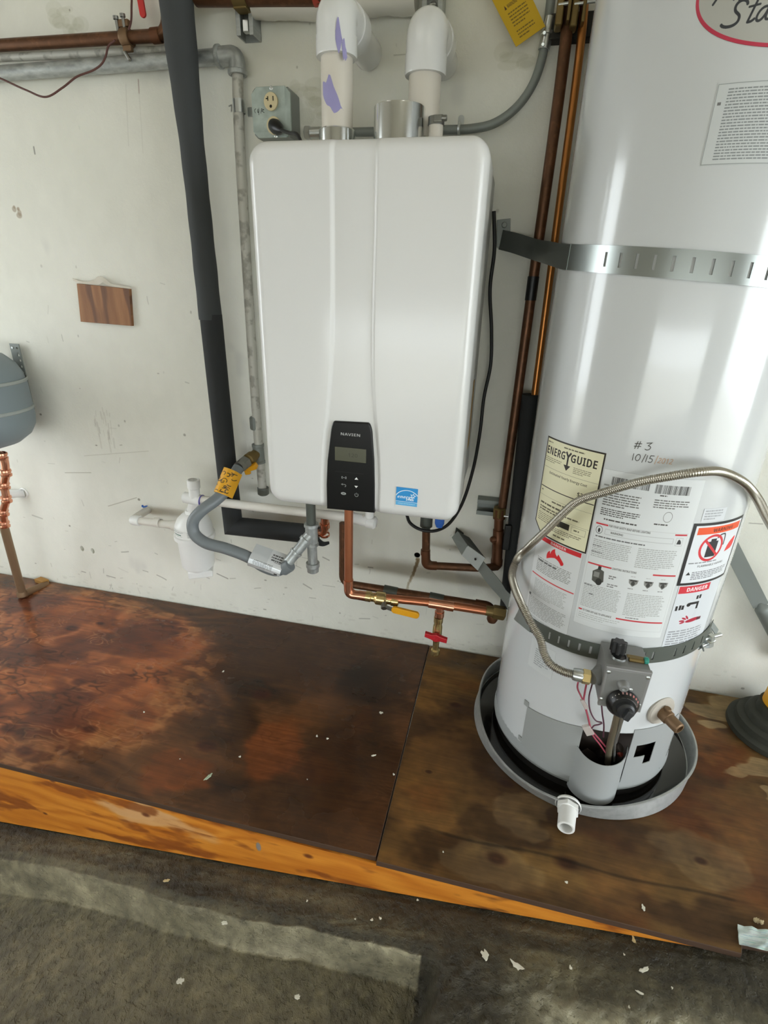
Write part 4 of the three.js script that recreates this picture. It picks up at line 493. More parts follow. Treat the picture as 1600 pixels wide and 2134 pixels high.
{ // things along the very top
  const t = thing('copper_pipe', 'large dark copper pipe crossing the top edge left of the vents', 'pipe');
  part(t, 'pipe', sweep([[-0.6924, 1.6237, 0.058], [-0.4086, 1.607, 0.058]], 0.0225), M.copperOld);
  part(t, 'red_label', turned([-0.4261, 1.6081, 0.058], [1, 0, 0], [[0, 0.0227], [0, 0.0231], [0.022, 0.0231], [0.022, 0.0227]]), mat(0xa8402f, 0.5), 'red band');
  const w = thing('wrapped_pipe', 'pale pipe in wrinkled plastic film behind the vent elbows', 'pipe');
  part(w, 'wrapped_pipe', (() => { const g = sweep([[-0.5711, 1.6104, 0.032], [-0.4518, 1.6015, 0.032], [-0.3266, 1.5999, 0.032], [-0.2186, 1.5976, 0.032]], 0.027, { smooth: 1, n: 140, seg: 40 }); const p = g.attributes.position; for (let i = 0; i < p.count; i++) { const k = 0.005 * (fbm(p.getX(i) * 40 + p.getY(i) * 30, p.getY(i) * 60 + p.getZ(i) * 30, 3) - 0.5); p.setXYZ(i, p.getX(i), p.getY(i) + k, p.getZ(i) + k); } g.computeVertexNormals(); return g; })(), phys(0xc9c6bb, 0.3, { clearcoat: 0.5 }));
  const chan = (name, label, q, wd, hh) => { const c = thing(name, label, 'strut bracket'); // slotted U channel standing off the wall
    const y0 = q[1] - hh, y1 = q[1] + hh, x0 = q[0] - wd / 2, x1 = q[0] + wd / 2;
    part(c, 'channel', [rbox([q[0], q[1], 0.0015], wd, 2 * hh, 0.003, 0.0008), rbox([x0 + 0.0015, q[1], 0.02], 0.003, 2 * hh, 0.04, 0.001), rbox([x1 - 0.0015, q[1], 0.02], 0.003, 2 * hh, 0.04, 0.001), rbox([x0 + 0.005, q[1], 0.0395], 0.01, 2 * hh, 0.003, 0.001), rbox([x1 - 0.005, q[1], 0.0395], 0.01, 2 * hh, 0.003, 0.001)], M.galv);
    part(c, 'nut', rbox([q[0], y0 + 0.018, 0.03], 0.014, 0.022, 0.014, 0.002), M.zinc); return c; };
  const a = chan('strut_channel', 'short galvanised strut bracket under the large dark copper pipe', [-0.5931, 1.6067, 0.02], 0.04, 0.052);
  part(a, 'pipe_clamp', [turned([-0.6035, 1.6188, 0.058], [1, 0, 0], [[0, 0.0235], [0, 0.026], [0.03, 0.026], [0.03, 0.0235]]), rbox(add([-0.5908, 1.5986, 0.05], [0, 0, 0]), 0.03, 0.016, 0.03, 0.003)], M.brassDull, 'brassy clamp');
  const b = chan('strut_channel', 'short galvanised strut bracket above the right vent elbow', [-0.1845, 1.6001, 0.02], 0.042, 0.044);
  part(b, 'bolt', rod([-0.1857, 1.5882, 0.02], [-0.1817, 1.5716, 0.04], 0.007), M.steel);
  solo('red_tag', 'small red plastic tag hanging at the top edge above the bonding clamp', 'tag', (() => { const s = rrect(-0.0075, -0.03, 0.015, 0.075, 0.0072); const g = extrude(s, 0.003, { bevel: 0.001 }); const p = [-0.844, 1.6312, 0.03]; g.rotateZ(0.08); g.translate(...p); return g; })(), mat(0xd2322f, 0.35));
  const ytx = canTex(512, 512, (g, w2, h2) => { g.fillStyle = '#cda70a'; g.fillRect(0, 0, w2, h2); const k = '#57470c'; g.save(); g.translate(100, 250); g.rotate(0.0); g.fillStyle = '#4a2e0a'; g.beginPath(); g.moveTo(16, -14); g.lineTo(34, 16); g.lineTo(-2, 16); g.fill(); txt(g, 'WARNING', 50, 2, 34, k); g.restore(); print(g, 70, 60, 200, 60, 2, '#8c741a', 3); print(g, 110, 290, 330, 110, 5, '#7c6512', 21, 0.4); print(g, 110, 420, 300, 66, 3, '#7c6512', 22, 0.4); });
  const q0 = [-0.0119, 1.5057, 0.04], q1 = [0.0401, 1.5347, 0.04], q2 = [-0.0703, 1.5852, 0.04], q3 = [q2[0] + q1[0] - q0[0], q2[1] + q1[1] - q0[1] + 0.004, 0.038];
  const tg = new THREE.BufferGeometry(), up = 0.02; const A = add(q2, [q2[0] - q0[0], q2[1] - q0[1], 0], 0.35), B = add(q3, [q3[0] - q1[0], q3[1] - q1[1], 0], 0.35);
  const sheet = extrude([q0, q1, B, A].map((p) => [p[0], p[1]]), 0.0006); sheet.translate(0, 0, 0.04); { const p = sheet.attributes.position, uv = sheet.attributes.uv; const ex = [q1[0] - q0[0], q1[1] - q0[1]], ey = [A[0] - q0[0], A[1] - q0[1]], det = ex[0] * ey[1] - ex[1] * ey[0]; for (let i = 0; i < p.count; i++) { const dx = p.getX(i) - q0[0], dy = p.getY(i) - q0[1]; uv.setXY(i, (dx * ey[1] - dy * ey[0]) / det, (ex[0] * dy - ex[1] * dx) / det); } }
  solo('warning_tag', 'yellow printed warning tag hanging at the top edge beside the copper risers', 'tag', sheet, mat(0xffffff, 0.55, 0, { map: ytx }));
}
{ // copper risers between heater and tank
  const t = thing('copper_riser', 'dark brown copper riser between the heater and the tank', 'pipe');
  part(t, 'pipe', sweep([[0.0742, 1.5955, 0.05], [0.0811, 1.5254, 0.05], [0.0785, 1.0778, 0.05], [0.074, 0.5223, 0.05]], 0.0114, { smooth: 1 }), M.copperOld);
  part(t, 'tape', turned([0.0781, 1.0415, 0.05], [0.005, 1, 0], [[0, 0.0116], [0, 0.0126], [0.05, 0.0126], [0.05, 0.0116]]), M.black, 'black tape band');
  const vv = thing('riser_valve', 'brown copper and brass valve string at the foot of the dark riser', 'valve'), p0 = [0.0676, 0.5235, 0.055], p1 = [0.0788, 0.3428, 0.055], dd = [p1[0] - p0[0], p1[1] - p0[1], 0], L = Math.hypot(...dd);
  part(vv, 'fitting', [turned(p0, dd, [[0, 0.0135], [0.0, 0.0165], [0.028, 0.0165], [0.03, 0.0125], [0.06, 0.0125], [0.062, 0.0145], [0.082, 0.0145], [0.086, 0.0175], [0.1, 0.0175], [0.104, 0.0145], [0.15, 0.0145], [0.154, 0.0165], [L - 0.01, 0.016], [L, 0.01], [L, 0]]), turned(add(lerp(p0, p1, 0.5), [-0.006, 0.004, 0.01]), [-1, -0.2, 0.3], [[0, 0.009], [0.012, 0.0085], [0.016, 0.004], [0.016, 0]], 14)], M.copperBrown);
  part(vv, 'union', hex(add(p0, [0, 0.004, 0]), add(p0, [0.001, -0.024, 0]), 0.0185), M.brassDull);
  part(vv, 'stem', [rod(add(p0, [0.01, -0.016, 0.008]), add(p0, [0.026, -0.016, 0.01]), 0.003, 10), turned(add(p0, [0.024, -0.018, 0.01]), [0, 1, 0], [[-0.012, 0.002], [0.012, 0.002]], 8)], M.zinc);
  part(vv, 'handle', rbox(add(lerp(p0, p1, 0.42), [0.024, 0, 0.012]), 0.02, 0.075, 0.012, 0.004), M.black, 'black lever');
  const s = thing('strut_channel', 'short ribbed strut bracket on the wall behind the riser valve', 'strut bracket'), q = [0.0406, 0.5116, 0.02], w = [0.0817, 0.5153, 0.02][0] - [0.0132, 0.5097, 0.02][0];
  part(s, 'channel', [rbox([q[0], q[1], 0.002], w, 0.046, 0.004, 0.001), rbox([q[0], q[1] + 0.021, 0.016], w, 0.003, 0.03, 0.001), rbox([q[0], q[1] - 0.021, 0.016], w, 0.003, 0.03, 0.001), rbox([q[0], q[1] + 0.016, 0.03], w, 0.011, 0.003, 0.001), rbox([q[0], q[1] - 0.016, 0.03], w, 0.011, 0.003, 0.001)], M.galvDull);
  const r = thing('copper_riser', 'bright orange copper riser nearest the tank, its lower part in black foam', 'pipe');
  part(r, 'pipe', sweep([[0.1036, 1.5936, 0.05], [0.1095, 1.5238, 0.05], [0.1132, 1.1927, 0.05], [0.1169, 0.8209, 0.05]], 0.0082, { smooth: 1 }), M.copperOrange);
  part(r, 'insulation', sweep([[0.1055, 0.8294, 0.05], [0.1127, 0.5547, 0.05], [0.122, 0.2227, 0.05]], 0.0198, { smooth: 1, seg: 24 }), M.foam, 'black foam sleeve');
  const c = thing('strut_channel', 'horizontal strut rail with brassy clamps holding both copper risers at the top', 'strut bracket'), k = [0.091, 1.557, 0.02];
  part(c, 'channel', [rbox([k[0], k[1] - 0.02, 0.016], 0.085, 0.04, 0.032, 0.002)], mat(0x2c2a24, 0.6, 0.4));
  for (const px of [[0.0681, 1.5511, 0.04], [0.095, 1.5481, 0.04]]) part(c, 'pipe_clamp', [rbox(add(px, [-0.004, 0, 0.02]), 0.014, 0.058, 0.035, 0.004), rbox(add(px, [0.012, 0, 0.028]), 0.006, 0.05, 0.03, 0.002)], M.brassDull);
  for (const px of [[0.0593, 1.5527, 0.075], [0.0877, 1.5516, 0.075], [0.1061, 1.5532, 0.075]]) part(c, 'screw', rod(px, add(px, [0.02, 0.001, 0]), 0.003, 10), M.zinc);
}
// ---------------------------------------------------------------- left edge: expansion tank on its copper foot
{
  const t = thing('expansion_tank', 'grey steel expansion tank cut off by the left edge, two pale bands round it', 'expansion tank');
  const c = [-1.476, 0, 0.155], r = 0.143;
  part(t, 'shell', turned([c[0], 0.575, c[2]], [0, 1, 0], [[0, 0], [0.004, 0.05], [0.018, 0.094], [0.04, 0.124], [0.066, 0.139], [0.09, r], [0.19, r - 0.001], [0.22, 0.137], [0.248, 0.124], [0.274, 0.098], [0.292, 0.056], [0.298, 0]], 56), M.expansion);
  for (const y of [0.69, 0.772]) part(t, 'band', turned([c[0], y, c[2]], [0, 1, 0], [[0, r], [0.002, r + 0.0022], [0.008, r + 0.0022], [0.01, r]], 56), M.expBand, 'pale band');
  part(t, 'nipple', turned([c[0], 0.545, c[2]], [0, 1, 0], [[0, 0], [0, 0.014], [0.01, 0.016], [0.026, 0.02], [0.034, 0.03]], 20), M.brassDull);
  const s = thing('perforated_strap', 'perforated grey steel strap standing on the wall behind the expansion tank', 'strap');
  const a = [-1.4398, 0.8701, 0.012], b = [-1.446, 0.6684, 0.012], x = a[0] + 0.004, w = 0.034; const holes = [], n = 11;
  for (let i = 0; i < n; i++) { const y = lerp(a, b, (i + 0.7) / n)[1]; if (i % 4 === 1) holes.push([[x + 0.002, y - 0.006], [x + 0.013, y - 0.006], [x + 0.0075, y + 0.007]].reverse()); else holes.push(circ([x + 0.0085, y], 0.0042, 0.0042, 10)); if (i % 3 === 0) holes.push(circ([x - 0.009, y + 0.003], 0.003, 0.003, 8)); }
  const g = extrude([[x - w / 2, b[1]], [x + w / 2, b[1]], [x + w / 2, a[1]], [x - w / 2, a[1]]], 0.003, { holes }); g.translate(0, 0, 0.012);
  part(s, 'strap_plate', g, M.galvDull); for (const y of [a[1] - 0.012, b[1] + 0.012]) part(s, 'standoff', rod([x - 0.008, y, 0], [x - 0.008, y, 0.017], 0.004, 10), M.zinc);
  const f = thing('copper_foot_pipe', 'copper pipe with bright beaded fittings standing on the platform under the expansion tank', 'pipe');
  const p = [[c[0], 0.556, 0.15], [-1.462, 0.53, 0.14], [-1.482, 0.446, 0.132], [-1.53, 0.33, 0.126], [-1.539, 0.30, 0.125], [-1.557, 0.006, 0.116]];
  part(f, 'pipe', sweep([p[4], p[5]], 0.0135), mat(0x8a7258, 0.42, 0.6));
  part(f, 'fitting', (() => { const l = []; const q = [[-1.4545, 0.5461, 0.135], [-1.4612, 0.4892, 0.132], [-1.4838, 0.4422, 0.13], [-1.4913, 0.3948, 0.13], [-1.5214, 0.3425, 0.128], [-1.5351, 0.2975, 0.125]]; l.push(sweep([p[0], ...q, p[4]], 0.0115, { smooth: 1 })); for (let i = 0; i < q.length; i++) l.push(turned(add(q[i], [0, -0.012, 0]), [0.05, 1, 0], [[0, 0.0115], [0.001, 0.0155], [0.007, 0.0162], [0.009, 0.0135], [0.014, 0.0135], [0.016, 0.0162], [0.022, 0.0155], [0.024, 0.0115]])); return l; })(), M.copperNew, 'bright copper fittings');
  part(f, 'elbow', [sweep([[-1.557, 0.03, 0.116], [-1.557, 0.013, 0.114], [-1.5499, -0.0027, 0.018]], 0.0135, { bend: 0.014 }), turned([-1.557, 0.008, 0.116], [0, 1, 0], [[0, 0.0135], [0, 0.0175], [0.012, 0.0165], [0.02, 0.0135]])], M.bronze);
  const w2 = thing('pipe_stub', 'white plastic pipe stub poking out of the wall at the left edge', 'pipe stub');
  part(w2, 'stub', [rod([-1.5663, 0.3574, -0.005], [-1.6425, 0.3604, 0.06], 0.0145), turned([-1.5647, 0.3594, 0], [0, 0, 1], [[0, 0.019], [0.003, 0.019], [0.005, 0.015]])], M.pvcWhite);
}
{ // wall patch
  const t = thing('wood_patch', 'small brown wood patch fixed to the white wall below torn paint', 'wood patch');
  const wt = pixTex(256, 256, (u, v) => { const n = fbm(u * 14, v * 1.5, 4), k = ss(0.55, 0.75, fbm(u * 9 + 5, v * 1.2, 3)); const c = mixc([128, 84, 50], [168, 118, 76], n); return mixc(c, [92, 58, 38], k * 0.7); });
  const a = [-1.1723, 1.0457], b = [-1.0037, 1.0364], c = [-1.0143, 0.9385], d = [-1.1837, 0.9434];
  const g = extrude([d, c, b, a], 0.009, { bevel: 0.0008 }); wt.wrapS = wt.wrapT = THREE.MirroredRepeatWrapping; wt.repeat.set(4.5, 4.5);
  part(t, 'board', g, mat(0xffffff, 0.55, 0, { map: wt, bumpMap: rep(grit, 6, 1), bumpScale: 0.0006 }));
  const pp = (x, y, z) => [x, y, z], top = [[-1.1869, 1.0566, 0.004], [-1.1552, 1.0497, 0.013], [-1.1055, 1.051, 0.012], [-1.0801, 1.0589, 0.018], [-1.0621, 1.0471, 0.013], [-1.0263, 1.0419, 0.013], [-0.9971, 1.0391, 0.012]];
  part(t, 'torn_paper', ribbon(top, [0, 1, 0.25], (u) => 0.006 + 0.012 * ss(0.25, 0, Math.abs(u - 0.5)), 0.0008, { smooth: 1, n: 40 }), mat(0xd6d0c2, 0.8));
}
// ---------------------------------------------------------------- plastic condensate line and filter
{
  const c = [[-0.8463, 0.3327, 0.085][0], 0, 0.085], y = (v) => v;
  const yt = [-0.8349, 0.4207, 0.085][1], yr = [-0.8129, 0.3292, 0.14][1], yb = [-0.856, 0.2085, 0.09][1];
  const t = thing('condensate_filter', 'white plastic condensate filter canister on the wall behind the gas hose', 'filter');
  part(t, 'canister', turned([c[0], yr, c[2]], [0, 1, 0], [[0, 0.05], [0, 0.0615], [0.012, 0.0615], [0.014, 0.0565], [yt - yr - 0.05, 0.0555], [yt - yr - 0.03, 0.047], [yt - yr - 0.014, 0.03], [yt - yr - 0.012, 0.02], [yt - yr, 0.02], [yt - yr, 0]], 40), M.pvcWhite);
  part(t, 'cup', turned([c[0], yb + 0.008, c[2]], [0, 1, 0], [[0, 0.02], [0.002, 0.04], [0.016, 0.05], [yr - yb - 0.01, 0.053], [yr - yb, 0.0535]], 40), M.pvcWhite);
  part(t, 'base_plug', rbox([c[0] + 0.006, yb + 0.002, c[2]], 0.074, 0.024, 0.074, 0.004, [0, 0.5, 0]), M.pvcWhite);
  const lt = canTex(256, 256, (g, w, h) => { g.fillStyle = '#e9e9e6'; g.fillRect(0, 0, w, h); print(g, 14, 30, 110, 60, 3, '#9aa09c', 5); g.fillStyle = '#3c6a58'; g.fillRect(20, 130, 80, 34); print(g, 150, 20, 96, 200, 9, '#a8adab', 6); print(g, 20, 190, 100, 30, 2, '#9aa09c', 7); });
  part(t, 'label', patch(c[0], c[2], 0.0566, 0.0006, -0.9, 1.0, yr + 0.0165, yt - 0.052), mat(0xffffff, 0.5, 0, { map: lt }));
  const li = [-0.9168, 0.3565, 0.085], el = [-1.0686, 0.3544, 0.08];
  part(t, 'inlet', [turned([c[0] - 0.05, li[1], c[2]], [-1, 0, -0.02], [[0, 0.017], [0.022, 0.017], [0.023, 0.0135], [0.034, 0.0135]]), sweep([[c[0] - 0.07, li[1], c[2]], [el[0] + 0.0, el[1], c[2] - 0.004], [el[0] - 0.001, el[1] + 0.002, 0.0]], 0.0125, { bend: 0.022 }), turned([c[0] - 0.118, li[1] + 0.0015, c[2] - 0.001], [-1, 0.02, -0.02], [[0, 0.0125], [0, 0.0155], [0.02, 0.0155], [0.022, 0.013]])], M.pvcOld);
  part(t, 'elbow_socket', turned([el[0] + 0.03, el[1], c[2] - 0.003], [-1, 0, 0], [[0, 0.0125], [0, 0.0165], [0.022, 0.0165], [0.03, 0.0145]]), M.pvcWhite);
  part(t, 'glue_dab', [rbox([el[0] + 0.006, el[1] + 0.022, 0.02], 0.014, 0.004, 0.01, 0.0015, [0, 0, 0.3]), rbox([el[0] + 0.0, el[1] + 0.025, 0.024], 0.005, 0.006, 0.006, 0.0015)], M.blue, 'blue dab');
  const d = thing('condensate_pipe', 'cream plastic drain pipe running from the filter to below the heater', 'pipe'), te = [-0.8032, 0.4748, 0.125];
  part(d, 'pipe', sweep([te, [-0.6563, 0.4764, 0.13], [-0.2859, 0.4791, 0.13]], 0.0128), M.pvcOld);
  part(d, 'tee', [rod(add(te, [-0.034, 0.002, 0]), add(te, [0.022, -0.002, 0]), 0.0168), rod(add(te, [0, 0, -0.004]), [c[0], yt - 0.006, c[2]], 0.0155), turned(add(te, [0, 0.004, 0]), [0.05, 1, 0], [[0, 0.0155], [0.03, 0.0155], [0.032, 0.018], [0.056, 0.018], [0.057, 0.0145], [0.04, 0.0135], [0.04, 0]])], M.pvcWhite, 'white tee with open top');
  part(d, 'primer_ring', turned(add(te, [0.021, -0.002, 0]), [1, -0.08, 0], [[0, 0.0128], [0, 0.0172], [0.003, 0.0172], [0.003, 0.0128]]), M.purpleDark);
  part(d, 'coupling', [turned([-0.3199, 0.479, 0.13], [1, -0.12, 0], [[0, 0.013], [0, 0.0158], [0.04, 0.0158], [0.041, 0.0175], [0.062, 0.0175], [0.068, 0.012], [0.068, 0]]), rod([-0.2725, 0.4865, 0.13], [[-0.2725, 0.4865, 0.13][0], HY0 + 0.02, 0.13], 0.012)], M.pvcWhite);
}
// ---------------------------------------------------------------- copper lines below the heater
{
  const t = thing('copper_pipe', 'bright copper hot water pipe dropping from the heater and running right to the tank', 'pipe');
  const z2 = 0.17, end = [0.0861, 0.2654, 0.16];
  part(t, 'pipe', sweep([[[-0.3097, 0.509, 0.2][0], HY0 + 0.03, 0.2], [-0.311, 0.2791, 0.2], [-0.0812, 0.279, 0.18], end], 0.0114, { bend: 0.028 }), M.copperMid);
  part(t, 'elbow', [turned([-0.311, 0.3251, 0.2], [0, -1, 0], [[0, 0.0114], [0, 0.0136], [0.018, 0.0136], [0.019, 0.0125]]), turned([-0.2827, 0.2796, 0.198], [1, -0.09, -0.1], [[0, 0.0125], [0, 0.0136], [0.022, 0.0136], [0.022, 0.0114]]), sweep([[-0.311, 0.3099, 0.2], [-0.311, 0.2791, 0.2], [-0.2758, 0.2793, 0.198]], 0.0128, { bend: 0.026 })], M.copperNew);
  part(t, 'tee', [turned([-0.0901, 0.278, 0.181], [1, -0.08, -0.1], [[0, 0.0114], [0, 0.0136], [0.02, 0.0136], [0.022, 0.013], [0.048, 0.013], [0.05, 0.0136], [0.068, 0.0136], [0.068, 0.0114]]), turned([-0.0587, 0.2725, 0.178], [0, -1, 0.02], [[0, 0.011], [0.018, 0.011], [0.019, 0.0132], [0.034, 0.0132], [0.034, 0.01]])], M.copperNew);
  part(t, 'end_nut', [turned([0.0629, 0.2693, 0.163], [1, -0.1, -0.1], [[0, 0.0114], [0, 0.0135], [0.02, 0.0145], [0.024, 0.0145], [0.024, 0.011]]), hex([0.0807, 0.2682, 0.161], [0.114, 0.264, 0.157], 0.019)], M.brassDull, 'dull brass nut');
  const v = thing('ball_valve', 'brass ball valve with a yellow lever on the bright copper pipe', 'valve'), q = [-0.212, 0.2774, 0.192], dx = [1, -0.08, -0.1];
  part(v, 'body', [turned([-0.2624, 0.2794, 0.197], dx, [[0, 0.0118], [0, 0.0148], [0.014, 0.0148], [0.016, 0.0128], [0.024, 0.0128], [0.03, 0.0185], [0.052, 0.0185], [0.058, 0.013], [0.07, 0.0128], [0.072, 0.015], [0.09, 0.015], [0.092, 0.0118]], 20)], M.brass);
  part(v, 'stem', [rod(q, [-0.2063, 0.2698, 0.215], 0.006, 12), hex([-0.2071, 0.2708, 0.212], [-0.2041, 0.2668, 0.224], 0.009), bar([-0.2043, 0.269, 0.218], [-0.1754, 0.2646, 0.222], 0.012, 0.003)], M.steel);
  part(v, 'handle', (() => { const a = [-0.1836, 0.267, 0.221], b = [-0.1082, 0.2591, 0.216], L = Math.hypot(b[0] - a[0], b[1] - a[1]); const s = rrect(0, -0.0095, L, 0.019, 0.009); s.holes.push(new THREE.Path().absellipse(L - 0.014, 0, 0.0045, 0.0035, 0, 6.283, true)); const g = extrude(s, 0.006, { bevel: 0.0015 }); g.rotateZ(Math.atan2(b[1] - a[1], b[0] - a[0])); g.translate(a[0], a[1], a[2] - 0.003); return g; })(), M.yellow, 'yellow plastic lever sleeve');
  const h = thing('drain_valve', 'small brass drain valve with a red handle under the copper tee', 'valve'), a = [-0.06, 0.2356, 0.179], e = [-0.0616, 0.1132, 0.185], dd = [e[0] - a[0], e[1] - a[1], e[2] - a[2]], L = Math.hypot(...dd);
  part(h, 'body', [turned(a, dd, [[0, 0.01], [0, 0.0128], [L * 0.12, 0.0128], [L * 0.16, 0.0105], [L * 0.24, 0.013], [L * 0.45, 0.0135], [L * 0.55, 0.011], [L * 0.62, 0.0105], [L * 0.66, 0.009], [L * 0.84, 0.0085], [L * 0.87, 0.0125], [L * 0.96, 0.013], [L, 0.011], [L, 0.007], [L * 0.9, 0.007], [L * 0.9, 0]], 24)], M.brass);
  const m = lerp(a, e, 0.4); part(h, 'handle', [(() => { const s = new THREE.Shape(); const R = [[-0.031, 0.009], [-0.012, 0.007], [0, 0.011], [0.012, 0.007], [0.031, 0.004], [0.031, -0.009], [0.012, -0.008], [0, -0.013], [-0.012, -0.008], [-0.031, -0.004]]; R.forEach((p, i) => (i ? s.lineTo(...p) : s.moveTo(...p))); const g = extrude(s, 0.009, { bevel: 0.0015 }); g.rotateZ(-0.08); g.translate(m[0], m[1], m[2] + 0.018); return g; })(), rod(m, add(m, [0, 0, 0.032]), 0.0045, 12)], M.red, 'red handle');
  const k = thing('copper_pipe', 'darkened older copper pipe behind the bright one under the heater', 'pipe');
  part(k, 'pipe', sweep([[-0.3521, 0.4523, 0.115], [-0.3544, 0.2577, 0.115], [0.0619, 0.2536, 0.115]], 0.0112, { bend: 0.03 }), M.copperOld);
  for (const q of [[-0.0962, 0.256, 0.115], [-0.2296, 0.2574, 0.115]]) part(k, 'coupling', turned(q, [1, -0.07, 0], [[0, 0.0112], [0, 0.0135], [0.04, 0.0135], [0.04, 0.0112]]), M.galvDark, 'blackened coupling');
  part(k, 'elbow', [sweep([[0.0326, 0.2547, 0.115], [0.0751, 0.2529, 0.115], [0.0839, 0.2263, 0.13]], 0.0135, { bend: 0.02 }), turned([0.0833, 0.2312, 0.128], [0, -1, 0.1], [[0, 0.0145], [0.01, 0.015], [0.018, 0.011], [0.019, 0]])], M.copperBrown);
  const w = thing('copper_pipe', 'brown copper cold water pipe turning right toward the steel bracket', 'pipe');
  part(w, 'pipe', sweep([[-0.1147, 0.4962, 0.15], [-0.11, 0.3686, 0.14], [0.0343, 0.3549, 0.09], [0.0807, 0.3515, 0.062]], 0.0108, { bend: 0.028 }), M.copperOld);
  part(w, 'elbow', [turned([-0.1127, 0.4173, 0.144], [0, -1, 0], [[0, 0.0108], [0, 0.0128], [0.014, 0.0128]]), sweep([[-0.1117, 0.4053, 0.143], [-0.11, 0.3686, 0.14], [-0.0823, 0.366, 0.13]], 0.0124, { bend: 0.026 })], M.copperBrown);
  solo('power_cord', 'thin black cord hanging down the right side of the heater and under it', 'cord', sweep([[-0.0242, 1.2211, 0.04], [-0.015, 1.1455, 0.036], [-0.0165, 1.0653, 0.03], [-0.0029, 0.97, 0.03], [0.0032, 0.8917, 0.03], [-0.0046, 0.8093, 0.034], [-0.0054, 0.7239, 0.04], [-0.0126, 0.6285, 0.07], [-0.0324, 0.5404, 0.11], [-0.062, 0.4976, 0.15], [-0.0954, 0.4895, 0.175], [-0.1297, 0.4939, 0.18], [-0.1559, 0.505, 0.17], [-0.1648, 0.5186, 0.16]], 0.0042, { smooth: 1, n: 140, seg: 12 }), M.cord);
}
